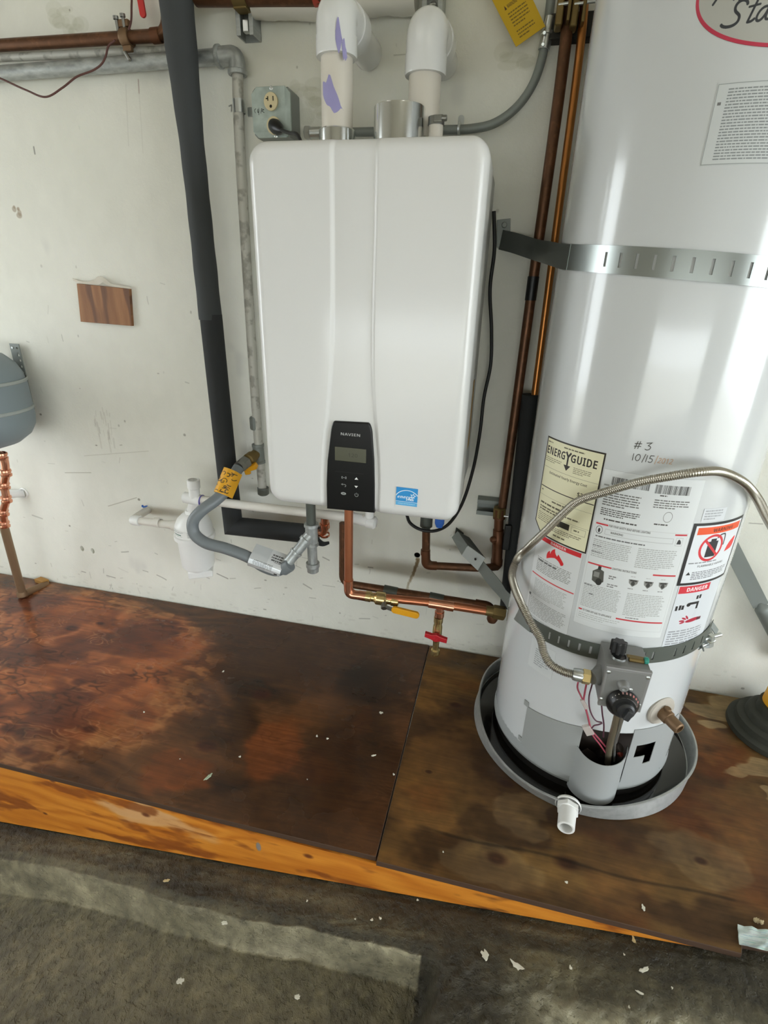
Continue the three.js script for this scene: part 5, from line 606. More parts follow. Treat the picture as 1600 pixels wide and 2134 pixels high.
// ---------------------------------------------------------------- the tall storage tank in its pan
const TX = 0.32974, TZ = 0.23915, TR = 0.21412;
const onTank = (th, y, o = 0) => [TX + (TR + o) * Math.sin(th), y, TZ + (TR + o) * Math.cos(th)];
const outward = (th) => [Math.sin(th), 0, Math.cos(th)];
{
  const pan = thing('drain_pan', 'round galvanised drain pan under the tall tank', 'drain pan');
  const PR = 0.2655, rimAt = (th) => { let t = th; while (t > Math.PI) t -= Math.PI * 2; return 0.268 + 0.0115 * Math.cos(3 * (t + 0.47)) * ss(2.9, 1.7, Math.abs(t)); };
  const N = 120, prof = (th, q) => { const rr = rimAt(th); return [[0, 0.002], [PR - 0.006, 0.002], [PR - 0.001, 0.004], [PR + (rr - PR) * 0.5, 0.02], [rr - 0.0008, 0.036], [rr - 0.003, 0.0385], [rr - 0.001, 0.041], [rr + 0.0028, 0.0408], [rr + 0.0035, 0.0375], [rr + 0.001, 0.0355], [PR + (rr - PR) * 0.5 + 0.0014, 0.02], [PR + 0.001, 0.003], [PR - 0.004, 0.0006], [0, 0.0006]]; };
  const pos = [], uv = [], idx = [], m = 14; for (let i = 0; i <= N; i++) { const th = i / N * Math.PI * 2, p = prof(th); p.forEach(([r, y], j) => { pos.push(TX + r * Math.sin(th), y, TZ + r * Math.cos(th)); uv.push(th * 0.26, r + y); }); }
  for (let i = 0; i < N; i++) for (let j = 0; j < m - 1; j++) { const a = i * m + j, b = a + m; idx.push(a, b, a + 1, b, b + 1, a + 1); }
  const g = new THREE.BufferGeometry(); g.setAttribute('position', new THREE.Float32BufferAttribute(pos, 3)); g.setAttribute('uv', new THREE.Float32BufferAttribute(uv, 2)); g.setIndex(idx); const ng = g.toNonIndexed(); ng.computeVertexNormals();
  part(pan, 'tray', toCreasedNormals(ng, 0.7), mat(0xffffff, 0.4, 0.55, { map: rep(tintTex([178, 180, 178], 0.08, 8, 8, 6), 10, 16), side: THREE.DoubleSide }));
  part(pan, 'water', turned([TX, 0.003, TZ], [0, 1, 0], [[0, PR - 0.006], [0.004, PR - 0.004], [0.004, 0]], 64), phys(0x15120d, 0.12, { clearcoat: 0.6, clearcoatRoughness: 0.05 }), 'dark standing water');
  const nt = canTex(128, 64, (c, w, h) => { c.clearRect(0, 0, w, h); c.strokeStyle = '#3c4258'; c.lineWidth = 4; c.beginPath(); c.moveTo(34, 14); c.lineTo(16, 54); c.moveTo(62, 20); c.lineTo(98, 16); c.lineTo(72, 54); c.stroke(); });
  part(pan, 'marker_writing', patch(TX, TZ, 0.2668, 0.0002, -0.08, 0.1, 0.005, 0.033, 10), mat(0xffffff, 0.5, 0, { map: nt, transparent: true }));
  const dth = -0.16, d0 = [TX + 0.268 * Math.sin(dth), 0.029, TZ + 0.262 * Math.cos(dth)], dd = [Math.sin(dth), -0.02, Math.cos(dth)];
  const dr = thing('drain_fitting', 'white plastic drain fitting screwed through the front of the pan', 'pipe fitting');
  part(dr, 'flange', [turned(add(d0, dd, 0.008), dd, [[0, 0.01], [0, 0.026], [0.005, 0.0275], [0.007, 0.026]], 24), hex(add(d0, dd, 0.015), add(d0, dd, 0.028), 0.0245)], M.pvcWhite);
  part(dr, 'spigot', turned(add(d0, dd, 0.024), dd, [[0, 0.02], [0.008, 0.02], [0.01, 0.0185], [0.044, 0.0176], [0.045, 0.0166], [0.045, 0.013], [0.004, 0.013], [0.004, 0]], 28), M.pvcWhite);

  const t = thing('storage_water_heater', 'tall white gas storage water heater tank with printed labels, standing in the drain pan', 'water heater');
  const jackTop = 0.2, H = 1.62;
  part(t, 'jacket', (() => { const prof = [[-1.0, TR - 0.006], [-1.0, TR - 0.001], [-0.9985, TR], [H - 0.2 - jackTop - 1.0 + 0.18, TR], [H - jackTop - 1.0, TR - 0.004], [H - jackTop - 1.0 + 0.012, TR - 0.02], [H - jackTop - 1.0 + 0.016, 0]]; return turned([TX, jackTop + 1.0, TZ], [0, 1, 0], prof, 128); })(), M.tank, 'glossy white enamel jacket');
  part(t, 'lower_jacket', [patch(TX, TZ, TR - 0.0022, 0.0016, 0.9, Math.PI * 2 - 0.72, 0.062, jackTop + 0.01, 90), patch(TX, TZ, TR - 0.0022, 0.0016, -0.74, -0.17, 0.16, jackTop + 0.01, 20), patch(TX, TZ, TR - 0.0022, 0.0016, -0.8, -0.18, 0.062, 0.078, 20)], M.tank);
  part(t, 'chamber', turned([TX, 0.02, TZ], [0, 1, 0], [[0, 0], [0, TR - 0.03], [0.19, TR - 0.03], [0.19, 0]], 64), M.soot, 'sooty burner chamber');
  part(t, 'base_ring', [turned([TX, 0.03, TZ], [0, 1, 0], [[0, TR - 0.012], [0, TR], [0.006, TR + 0.0015], [0.009, TR + 0.0015], [0.011, TR], [0.034, TR - 0.0006], [0.035, TR - 0.008]], 96)], M.greyLt, 'grey rolled base ring');
  part(t, 'base_pan', [turned([TX, 0.0075, TZ], [0, 1, 0], [[0, TR - 0.02], [0.0, TR - 0.004], [0.026, TR - 0.004], [0.026, TR - 0.02]], 64)], M.dark);
  part(t, 'outer_door', [patch(TX, TZ, TR + 0.0006, 0.0014, -0.765, -0.165, 0, 0, 26, (u, v) => (v ? 0.177 + 0.023 * u : 0.062 - 0.012 * u)), patch(TX, TZ, TR + 0.0008, 0.0014, -0.815, -0.755, 0.176, 0.19, 4), patch(TX, TZ, TR + 0.0008, 0.0014, -0.815, -0.755, 0.068, 0.08, 4)], M.grey, 'grey access door');
  part(t, 'inner_door', [patch(TX, TZ, TR + 0.0003, 0.0014, 0.32, 0.92, 0.165, 0.212, 20), patch(TX, TZ, TR + 0.0003, 0.0014, 0.32, 0.39, 0.105, 0.165, 6), patch(TX, TZ, TR + 0.0003, 0.0014, 0.62, 0.92, 0.105, 0.165, 12), patch(TX, TZ, TR + 0.0003, 0.0014, 0.32, 0.92, 0.055, 0.105, 20), patch(TX, TZ, TR + 0.0003, 0.0014, 0.39, 0.52, 0.105, 0.13, 8), patch(TX, TZ, TR + 0.0003, 0.0014, 0.88, 0.955, 0.05, 0.21, 6)], M.greyLt, 'pale grey inner door with a square notch');
  part(t, 'burner', [turned(onTank(0.08, 0.05, -0.09), [0, 1, 0], [[0, 0.05], [0.02, 0.055], [0.03, 0.05], [0.034, 0]], 28), bar(onTank(-0.12, 0.12, -0.012), onTank(0.0, 0.1, -0.02), 0.03, 0.004), rod(onTank(0.2, 0.13, -0.02), onTank(0.26, 0.15, -0.01), 0.01), rod(onTank(0.06, 0.07, -0.06), onTank(0.1, 0.13, -0.01), 0.008)], M.soot);
  part(t, 'igniter', rod(onTank(0.245, 0.135, -0.005), onTank(0.26, 0.14, -0.001), 0.006), mat(0x7a2c20, 0.5));
  const nip = thing('door_shield', 'curved pale grey sheet metal shield hanging loose before the burner opening', 'metal shield');
  part(nip, 'shield', (() => { const c = onTank(0.06, 0, -0.018); return [patch(c[0], c[2], 0.0525, 0.0012, -1.45, 1.55, 0, 0, 28, (u, v) => (v ? 0.147 + 0.012 * u - 0.02 * Math.sin(Math.PI * u) * 0.6 : 0.018 + 0.004 * Math.sin(Math.PI * u)))]; })(), M.greyLt);
  // printed labels, each a thin curved sheet
  const label = (name, th0, th1, y0, y1, tex, rough, lab, o = {}) => part(t, name, patch(TX, TZ, TR + 0.0003, 0.0003, th0, th1, y0, y1, 30), mat(0xffffff, rough, 0, { map: tex, ...o }), lab);
  // yellow energy label with a clipped lower left corner
  const eg = canTex(800, 1120, (g, w, h) => {
    g.clearRect(0, 0, w, h); g.fillStyle = '#e6e2c0'; g.strokeStyle = '#2a2318'; g.lineWidth = 16; g.beginPath(); g.moveTo(8, 8); g.lineTo(w - 8, 8); g.lineTo(w - 8, h - 8); g.lineTo(150, h - 8); g.lineTo(8, h - 120); g.closePath(); g.fill(); g.stroke();
    print(g, 26, 40, 150, 22, 1, '#7a745a', 1); print(g, 300, 44, 460, 24, 1, '#6a644c', 2);
    txt(g, 'ENERG', 22, 140, 118, '#241c14', { sx: 0.83 }); txt(g, 'GUIDE', 412, 140, 118, '#241c14', { sx: 0.9 });
    g.strokeStyle = '#241c14'; g.lineWidth = 22; g.beginPath(); g.moveTo(345, 90); g.lineTo(378, 140); g.lineTo(412, 90); g.moveTo(378, 136); g.lineTo(378, 240); g.stroke(); g.fillStyle = '#241c14'; g.beginPath(); g.moveTo(330, 232); g.lineTo(426, 232); g.lineTo(378, 292); g.fill();
    print(g, 24, 212, 280, 60, 3, '#8a8468', 3, 0.4); print(g, 470, 225, 220, 74, 4, '#8a8468', 4, 0.4); const ln = (y, x0, x1, lw, c) => { g.strokeStyle = c; g.lineWidth = lw; g.beginPath(); g.moveTo(x0, y); g.lineTo(x1, y); g.stroke(); };
    ln(330, 20, w - 20, 4, '#a09a7c'); txt(g, 'Estimated Yearly Energy Cost', 400, 380, 38, '#5d5740', { al: 'center', w: 'bold' }); ln(560, 20, w - 20, 10, '#2a2318'); txt(g, '$290', 640, 498, 64, '#3a3322', { al: 'center' });
    ln(660, 20, w - 20, 3, '#a09a7c'); print(g, 40, 590, 60, 26, 1, '#7a745a', 9); print(g, 250, 676, 320, 30, 1, '#6d674f', 5); print(g, 60, 730, 700, 36, 1, '#5d5740', 6); print(g, 60, 780, 660, 60, 2, '#6d674f', 7); ln(850, 20, w - 20, 3, '#a09a7c');
    print(g, 50, 862, 340, 110, 5, '#8a8468', 8, 0.4); g.fillStyle = '#2b2820'; g.fillRect(400, 862, 150, 70); g.fillStyle = '#4f4a3a'; g.fillRect(330, 890, 90, 50); g.strokeStyle = '#8a8468'; g.strokeRect(580, 870, 170, 70); print(g, 610, 890, 110, 30, 1, '#6d674f', 12); print(g, 330, 962, 400, 60, 3, '#6d674f', 13, 0.4); print(g, 350, 1040, 280, 30, 1, '#6d674f', 14);
  });
  label('energy_label', -1.099, -0.472, 0.603, 0.803, eg, 0.45, 'pale yellow energy label', { transparent: true });
  // hand-written number and date
  const hw = canTex(512, 256, (g, w, h) => { g.clearRect(0, 0, w, h); const st = (c, lw, ...pl) => { g.strokeStyle = c; g.lineWidth = lw; g.lineCap = 'round'; for (const p of pl) { g.beginPath(); p.forEach((q, i) => (i ? g.lineTo(...q) : g.moveTo(...q))); g.stroke(); } }; const k = '#3b382f';
    st(k, 6, [[58, 30], [40, 100]], [[84, 26], [70, 96]], [[34, 52], [100, 46]], [[30, 78], [96, 72]]); g.beginPath(); g.moveTo(148, 34); g.lineTo(196, 26); g.lineTo(166, 56); g.quadraticCurveTo(208, 62, 184, 90); g.quadraticCurveTo(164, 106, 142, 92); g.stroke();
    st(k, 6, [[44, 150], [42, 214]], [[162, 140], [140, 222]], [[182, 150], [176, 212]]); g.beginPath(); g.ellipse(92, 182, 22, 32, 0.2, 0, 7); g.stroke(); g.beginPath(); g.moveTo(248, 146); g.lineTo(214, 148); g.lineTo(208, 176); g.quadraticCurveTo(248, 172, 236, 204); g.quadraticCurveTo(224, 220, 200, 208); g.stroke();
    const o = '#cfa98a'; st(o, 6, [[286, 142], [268, 222]]); txt(g, '2012', 292, 186, 70, o, { w: 'normal', skew: -0.15 }); });
  label('marker_writing', -0.30, 0.07, 0.792, 0.838, hw, 0.5, 'hand-written number and date', { transparent: true });
  // big white instruction label
  const dk = '#4a4844', md = '#9a9b98', rd = '#c8363e';
  const big = canTex(1024, 1500, (g, w, h) => { // theta -0.47..0.32, y 0.45..0.775
    g.clearRect(0, 0, w, h); g.fillStyle = 'rgba(226,228,228,0.95)'; g.fillRect(10, 10, w - 20, h - 20); const r = rng(31);
    txt(g, 'SERIAL NUMBER', 420, 34, 24, dk); g.fillStyle = '#3a3a38'; for (let x = 110; x < 480; x += 4 + r() * 6) g.fillRect(x, 62, 2 + r() * 4, 70); for (let x = 540; x < 880; x += 4 + r() * 6) g.fillRect(x, 70, 2 + r() * 4, 74); print(g, 40, 130, 90, 24, 1, md, 2); print(g, 600, 150, 120, 18, 1, dk, 3);
    print(g, 60, 190, 380, 130, 6, '#6d6d6a', 3, 0.45); print(g, 60, 335, 400, 70, 4, '#5a5a57', 4, 0.5); print(g, 560, 190, 360, 80, 4, '#6d6d6a', 5, 0.45); g.strokeStyle = '#8d8d8a'; g.lineWidth = 5; g.beginPath(); g.arc(730, 335, 44, 0, 7); g.stroke(); txt(g, '★', 730, 335, 40, '#555', { al: 'center' }); print(g, 610, 394, 230, 20, 1, dk, 6); print(g, 110, 424, 560, 22, 1, dk, 7);
    const s = (y, a, b, title) => { g.fillStyle = rd; g.fillRect(40, y, a, 14); g.fillRect(w - 40 - b, y, b, 14); txt(g, title, 46 + a, y + 7, 26, dk, { sx: 0.8 }); };
    s(478, 130, 130, 'FOR YOUR SAFETY READ BEFORE LIGHTING'); g.strokeStyle = '#555'; g.lineWidth = 5; g.beginPath(); g.arc(86, 540, 34, 0, 7); g.stroke(); g.fillStyle = '#333'; g.beginPath(); g.ellipse(86, 544, 12, 20, 0, 0, 7); g.fill(); g.strokeStyle = '#aaa'; g.lineWidth = 3; g.strokeRect(150, 520, 700, 46); g.strokeRect(880, 512, 70, 70); g.fillStyle = '#333'; g.beginPath(); g.moveTo(892, 568); g.quadraticCurveTo(900, 520, 915, 526); g.quadraticCurveTo(940, 540, 938, 568); g.fill(); txt(g, '▲ WARNING:', 190, 543, 26, dk);
    print(g, 60, 590, 860, 20, 1, '#666', 9); print(g, 50, 626, 420, 170, 10, '#b1b3b1', 10, 0.5); print(g, 520, 626, 420, 190, 11, '#b1b3b1', 11, 0.5); print(g, 50, 680, 160, 16, 1, '#777', 12); print(g, 50, 740, 200, 16, 1, '#777', 13);
    s(856, 260, 250, 'LIGHTING INSTRUCTIONS'); g.fillStyle = '#55554f'; g.beginPath(); g.moveTo(110, 930); g.lineTo(170, 890); g.lineTo(230, 910); g.lineTo(246, 1010); g.lineTo(190, 1050); g.lineTo(120, 1020); g.fill(); g.fillStyle = '#2f2f2c'; g.fillRect(160, 870, 34, 34); g.beginPath(); g.arc(196, 1020, 34, 0, 7); g.fill(); g.fillStyle = '#8d8d88'; g.fillRect(128, 930, 60, 50);
    print(g, 290, 930, 90, 40, 2, '#777', 14); print(g, 290, 1010, 120, 40, 2, '#888', 15); for (let i = 0; i < 3; i++) { const x = 500 + i * 160; g.fillStyle = '#8a8a86'; g.beginPath(); g.moveTo(x, 930); g.lineTo(x + 104, 930); g.lineTo(x + 96, 966); g.lineTo(x + 52, 1000); g.lineTo(x + 8, 966); g.fill(); g.fillStyle = '#3f3f3c'; g.fillRect(x + 16, 932, 72, 16); g.beginPath(); g.arc(x + 52, 968, 20, 0, 7); g.fill(); print(g, x + 10, 1012, 90, 16, 1, '#999', 16 + i); print(g, x + 14, 896, 80, 14, 1, '#bbb', 26 + i); }
    print(g, 46, 1060, 420, 240, 15, '#b1b3b1', 18, 0.5); print(g, 520, 1060, 420, 230, 14, '#b1b3b1', 19, 0.5); print(g, 120, 1150, 90, 18, 1, '#777', 20); print(g, 46, 1066, 160, 16, 1, '#777', 21);
    s(1328, 40, 520, 'TO TURN OFF GAS TO APPLIANCE'); print(g, 50, 1360, 480, 60, 3, '#b9bbb9', 22, 0.4); print(g, 560, 1300, 240, 18, 1, '#888', 23); g.strokeStyle = '#c4c6c5'; g.lineWidth = 3; g.strokeRect(34, 470, w - 68, 960);
  });
  label('instruction_label', -0.470, 0.315, 0.448, 0.778, big, 0.4, 'large white instruction label', { transparent: true });
  const fl = canTex(420, 1000, (g, w, h) => { g.fillStyle = '#d9dbdb'; g.fillRect(0, 0, w, h); g.fillStyle = '#cf2f36'; g.fillRect(14, 8, w - 28, 44); txt(g, '▲ DANGER', w / 2, 30, 34, '#e8d5d2', { al: 'center' });
    g.fillStyle = '#d8262c'; g.beginPath(); const fx = w / 2, fy = 200; g.moveTo(fx - 70, fy); g.quadraticCurveTo(fx - 84, fy - 60, fx - 50, fy - 90); g.lineTo(fx - 44, fy - 60); g.quadraticCurveTo(fx - 40, fy - 110, fx - 6, fy - 132); g.quadraticCurveTo(fx - 8, fy - 90, fx + 20, fy - 70); g.lineTo(fx + 26, fy - 96); g.quadraticCurveTo(fx + 60, fy - 60, fx + 80, fy - 30); g.quadraticCurveTo(fx + 84, fy - 6, fx + 60, fy); g.quadraticCurveTo(fx + 40, fy - 40, fx, fy - 44); g.quadraticCurveTo(fx - 36, fy - 30, fx - 70, fy); g.fill();
    print(g, 50, 220, 320, 150, 9, '#9a9b98', 3, 0.5); print(g, 60, 240, 300, 24, 1, '#666', 2); g.fillStyle = '#d0484e'; g.fillRect(14, 410, w - 28, 12); print(g, 60, 450, 300, 180, 12, '#b4b6b4', 4, 0.5); print(g, 20, 660, 370, 180, 11, '#a8aaa8', 5, 0.5); g.fillStyle = '#555'; g.fillRect(18, 640, 22, 24); g.strokeStyle = '#b9bbba'; g.lineWidth = 4; g.strokeRect(4, 4, w - 8, h - 8); print(g, 20, 860, 370, 100, 6, '#b0b2b0', 6, 0.5); });
  label('flammable_label', -1.03, -0.49, 0.38, 0.6025, fl, 0.42, 'white danger label with a red flame');
  const wn = canTex(700, 760, (g, w, h) => { g.fillStyle = '#1d1b1c'; g.fillRect(0, 0, w, h); g.fillStyle = '#dfe2e6'; g.fillRect(34, 30, w - 60, h - 60); g.fillStyle = '#e8521c'; g.fillRect(60, 52, w - 110, 84); txt(g, '▲ WARNING', w / 2 + 10, 96, 58, '#3f1a0c', { al: 'center' });
    g.fillStyle = '#26262a'; g.fillRect(220, 230, 130, 190); g.fillRect(250, 200, 70, 40); g.strokeStyle = '#26262a'; g.lineWidth = 16; g.beginPath(); g.moveTo(330, 200); g.quadraticCurveTo(350, 150, 420, 160); g.quadraticCurveTo(440, 180, 440, 300); g.stroke(); g.strokeStyle = '#d43038'; g.lineWidth = 28; g.beginPath(); g.ellipse(280, 310, 138, 150, 0, 0, 7); g.stroke(); g.beginPath(); g.moveTo(180, 210); g.lineTo(380, 412); g.stroke();
    g.fillStyle = '#e2342f'; g.beginPath(); g.moveTo(500, 400); g.quadraticCurveTo(520, 300, 580, 260); g.quadraticCurveTo(650, 200, 640, 280); g.quadraticCurveTo(640, 360, 600, 380); g.closePath(); g.fill(); print(g, 60, 470, 580, 26, 1, '#8a8c90', 2); txt(g, 'FLAMMABLE VAPORS', 350, 528, 36, '#444', { al: 'center' }); g.fillStyle = '#222'; g.beginPath(); g.moveTo(90, 590); g.lineTo(116, 630); g.lineTo(64, 630); g.fill(); print(g, 130, 590, 500, 110, 5, '#6f7174', 4, 0.45); });
  label('warning_label', 0.318, 0.92, 0.567, 0.694, wn, 0.4, 'black framed warning label with an orange bar');
  const dg = canTex(420, 640, (g, w, h) => { g.clearRect(0, 0, w, h); g.fillStyle = 'rgba(221,224,228,.9)'; g.fillRect(0, 0, w, h); g.fillStyle = '#cf2e3c'; g.fillRect(8, 10, 280, 66); txt(g, '▲ DANGER', 148, 44, 48, '#f0eceb', { al: 'center' }); g.fillStyle = '#1f1d1d'; g.fillRect(70, 190, 20, 40); g.fillRect(20, 192, 18, 44); g.fillRect(48, 186, 18, 46); g.fillRect(180, 112, 20, 34); g.fillRect(206, 108, 20, 36); g.beginPath(); g.arc(126, 190, 18, 0, 7); g.fill(); g.fillRect(130, 170, 90, 22); g.fillRect(200, 170, 20, 70); g.strokeStyle = '#c9ccd0'; g.lineWidth = 5; g.beginPath(); g.moveTo(208, 244); g.lineTo(196, 320); g.moveTo(222, 244); g.lineTo(214, 320); g.stroke();
    g.fillStyle = '#b02038'; g.beginPath(); g.ellipse(210, 350, 70, 18, -0.1, 0, 7); g.fill(); for (const [dx, dy] of [[-60, -30], [-30, -40], [-80, -4], [-70, 18]]) { g.beginPath(); g.ellipse(170 + dx * 0.8, 346 + dy * 0.8, 24, 8, Math.atan2(dy, dx), 0, 7); g.fill(); } g.fillStyle = '#5a1626'; g.fillRect(250, 336, 46, 28); print(g, 20, 430, 330, 170, 7, '#94969a', 5, 0.45); });
  label('scald_label', 0.345, 0.86, 0.415, 0.567, dg, 0.42, 'white danger label with tap and hand', { transparent: true });
  label('small_label', 0.37, 0.6, 0.697, 0.722, canTex(256, 64, (g, w, h) => { g.fillStyle = '#d4d7da'; g.fillRect(0, 0, w, h); print(g, 20, 6, 200, 52, 4, '#a3a6aa', 5, 0.5); }), 0.4, 'tiny pale label');
  label('lower_label', -0.86, -0.56, 0.285, 0.36, canTex(256, 256, (g, w, h) => { g.fillStyle = '#cdd0d0'; g.fillRect(0, 0, w, h); g.strokeStyle = '#b4b7b7'; g.strokeRect(4, 4, w - 8, h - 8); print(g, 60, 60, 160, 150, 8, '#a0a4a6', 5, 0.5); }), 0.4, 'faded small label');
  label('caution_label', -0.262, 0.42, 1.228, 1.32, canTex(768, 384, (g, w, h) => { g.fillStyle = '#cfd3d3'; g.fillRect(0, 0, w, h); g.strokeStyle = '#9ba1a1'; g.lineWidth = 4; g.strokeRect(4, 4, w - 8, h - 8); print(g, 70, 24, 640, 340, 24, '#878c8e', 5, 0.42); g.fillStyle = '#777'; g.fillRect(20, 86, 22, 14); }), 0.35, 'pale grey text label');
  // oval brand badge, lower part in the frame
  const ov = canTex(1024, 512, (g, w, h) => { g.clearRect(0, 0, w, h); g.fillStyle = 'rgba(186,186,180,.95)'; g.beginPath(); g.ellipse(w / 2, h / 2, w / 2 - 10, h / 2 - 10, 0, 0, 7); g.fill(); g.strokeStyle = '#c23a52'; g.lineWidth = 16; g.stroke();
    g.strokeStyle = '#3a3c40'; g.lineCap = g.lineJoin = 'round'; const st = (lw, ...a) => { g.lineWidth = lw; g.beginPath(); a.forEach((q, i) => (i === 0 ? g.moveTo(...q) : q.length === 6 ? g.bezierCurveTo(...q) : g.lineTo(...q))); g.stroke(); };
    st(13, [268, 322], [262, 296, 214, 300, 212, 330], [212, 358, 250, 352, 240, 384], [230, 410, 172, 408, 160, 392]);                     // S
    st(11, [318, 300], [286, 396], [302, 398, 312, 390, 316, 386]); st(9, [280, 336], [330, 330]);                                               // t
    st(11, [372, 342], [330, 336, 312, 400, 340, 396], [360, 392, 372, 360, 376, 342], [370, 372, 362, 398, 384, 392]);                          // a
    st(11, [404, 344], [390, 396]); st(10, [400, 366], [412, 346, 436, 336, 442, 352], [436, 374, 430, 396, 448, 392]);                         // n
    st(11, [512, 342], [470, 336, 452, 400, 480, 396], [500, 392, 518, 340, 530, 296], [520, 340, 504, 398, 526, 392]); st(11, [590, 342], [550, 336, 532, 400, 560, 396], [580, 392, 590, 360, 594, 342], [588, 372, 580, 398, 602, 392]); st(11, [626, 344], [614, 396]); st(10, [622, 362], [632, 344, 648, 340, 656, 348]); st(11, [720, 342], [680, 336, 662, 400, 690, 396], [710, 392, 728, 340, 740, 296], [730, 340, 714, 398, 736, 392]);
    st(11, [96, 300], [180, 180], [196, 296]); st(9, [128, 262], [196, 256]); st(10, [222, 300], [236, 240], [246, 262, 262, 232, 274, 250], [280, 262, 262, 296, 276, 298]); txt(g, 'erican', 300, 262, 110, '#3a3c40', { skew: -0.25, f: 'serif', w: 'bold' }); });
  label('brand_badge', -0.49, 0.6, 1.352, 1.48, ov, 0.3, 'oval badge with a red rim', { transparent: true });
  // drain outlet at lower right
  const fth = 0.56, fc = onTank(fth, 0.256, -0.002);
  part(t, 'drain_flange', turned(fc, outward(fth), [[0, 0.034], [0.004, 0.034], [0.007, 0.031], [0.008, 0.012], [0.008, 0]], 40), mat(0xb7b0a5, 0.5), 'cream plastic drain flange');
  part(t, 'drain_nipple', [turned(add(fc, outward(fth), 0.006), add(outward(fth), [0.05, -0.12, 0]), [[0, 0.015], [0.018, 0.015], [0.019, 0.0125], [0.044, 0.0125], [0.046, 0.0105], [0.046, 0.008], [0.036, 0.008], [0.036, 0]], 24), rod(add(fc, outward(fth), 0.014), add(add(fc, outward(fth), 0.016), [0.0, 0.019, 0]), 0.007, 12)], M.bronze, 'bronze drain nipple');
}
{ // steel earthquake straps
  const slotted = (name, label, th0, th1, cy, w, slots, m, extra) => {
    const t = thing(name, label, 'strap'), q = [], R = TR + 0.0016, T = 0.0014, sw = 0.010, sh = w * 0.26; let prev = th0; const seg = (a, b, lo, hi) => { if (b - a > 1e-4) q.push(patch(TX, TZ, R, T, a, b, 0, 0, Math.max(1, Math.ceil((b - a) / 0.06)), (u, v) => cy(a + (b - a) * u) + (v ? hi : lo))); };
    for (const s of slots) { seg(prev, s - sw, -w / 2, w / 2); seg(s - sw, s + sw, -w / 2, -sh); seg(s - sw, s + sw, sh, w / 2); prev = s + sw; } seg(prev, th1, -w / 2, w / 2);
    part(t, 'band', q, m, 'slotted steel band'); for (const [n, g, mm] of extra) part(t, n, g, mm); return t;
  };
  const cu = (th) => 1.1005 - 0.0145 * th; const wp = [-0.0015, 1.1694, 0.004], tp = onTank(-1.32, cu(-1.32), 0.0025);
  slotted('upper_tank_strap', 'bright slotted steel strap holding the middle of the tall tank to the wall', -1.32, 2.2, cu, 0.0405, Array.from({ length: 20 }, (_, i) => -0.77 + i * 0.12), M.strap, [
    ['strap_tail', [ribbon([[wp[0] - 0.002, wp[1] - 0.002, 0.008], [0.0259, 1.1595, 0.036], [0.0687, 1.1449, 0.078], lerp([0.0687, 1.1449, 0.078], tp, 0.55), tp, onTank(-1.2, cu(-1.2), 0.0028)], [0, 1, 0], 0.0405, 0.0014, { smooth: 1, n: 40 })], mat(0x8f9492, 0.34, 0.9)],
    ['wall_plate', [rbox([wp[0] + 0.002, wp[1] + 0.012, 0.0035], 0.03, 0.056, 0.005, 0.001, [0, 0, 0.1]), rod([wp[0] + 0.002, wp[1] + 0.028, 0.004], [wp[0] + 0.002, wp[1] + 0.028, 0.012], 0.006)], M.galvDull]]);
  const cl = (th) => 0.4035 + 0.018 * th; const b0 = onTank(-1.1, cl(-1.1), 0.003);
  slotted('lower_tank_strap', 'dull slotted steel strap round the lower tank just above the gas control', -1.1, 1.12, cl, 0.036, [-0.66, -0.56, -0.46, -0.36, -0.26, 0.2, 0.28, 0.5, 0.6, 0.72, 0.86], M.strapLow, [
    ['strap_tail', [ribbon([[0.004, 0.3943, 0.085], [0.051, 0.3593, 0.115], [0.1059, 0.308, 0.135], b0, onTank(-1.0, cl(-1.0), 0.0026), onTank(-0.9, cl(-0.9), 0.0026)], [0.15, 1, 0.15], 0.037, 0.0016, { smooth: 1, n: 40 })], M.galvDull],
    ['bolt', [rod([0.495, 0.3908, 0.37], [0.5354, 0.3964, 0.34], 0.0045, 12), hex([0.5151, 0.3935, 0.355], [0.5255, 0.3946, 0.347], 0.011), rod([0.4984, 0.4036, 0.36], [0.5488, 0.4066, 0.33], 0.0042, 12), hex([0.5174, 0.405, 0.35], [0.5267, 0.4055, 0.343], 0.01)], M.zinc],
    ['end_ear', [bar([0.4969, 0.412, 0.345], [0.5066, 0.3897, 0.375], 0.018, 0.003, [1, 0, 0.6]), bar([0.5181, 0.4305, 0.32], [0.5337, 0.3949, 0.335], 0.02, 0.003, [1, 0, 0.6]), bar([0.5336, 0.4148, 0.3], [0.5547, 0.3913, 0.3], 0.016, 0.003, [1, 0, 0.6])], M.galvDull]]);
  const k = thing('steel_bracket', 'bent galvanised bracket plate on the wall end of the lower tank strap', 'bracket');
  const pl = (a, b, c, d, th) => { const A = V(a), n = V(b).sub(A).cross(V(d).sub(A)).normalize().multiplyScalar(th), pos = [], f = [a, b, c, d], bk = f.map((p) => [p[0] - n.x, p[1] - n.y, p[2] - n.z]); const tri = (x, y, z) => pos.push(...x, ...y, ...z); const quad = (x, y, z, w) => { tri(x, y, z); tri(x, z, w); }; quad(...f); quad(bk[3], bk[2], bk[1], bk[0]); for (let i = 0; i < 4; i++) { const j = (i + 1) % 4; quad(f[j], f[i], bk[i], bk[j]); } const g = new THREE.BufferGeometry(); g.setAttribute('position', new THREE.Float32BufferAttribute(pos, 3)); g.setAttribute('uv', new THREE.Float32BufferAttribute(new Float32Array(pos.length / 3 * 2), 2)); g.computeVertexNormals(); return g; };
  part(k, 'front_plate', pl([-0.0182, 0.3927, 0.1], [0.029, 0.3603, 0.115], [0.0454, 0.4012, 0.115], [-0.0053, 0.4241, 0.1], 0.003), M.galv, 'pale front plate');
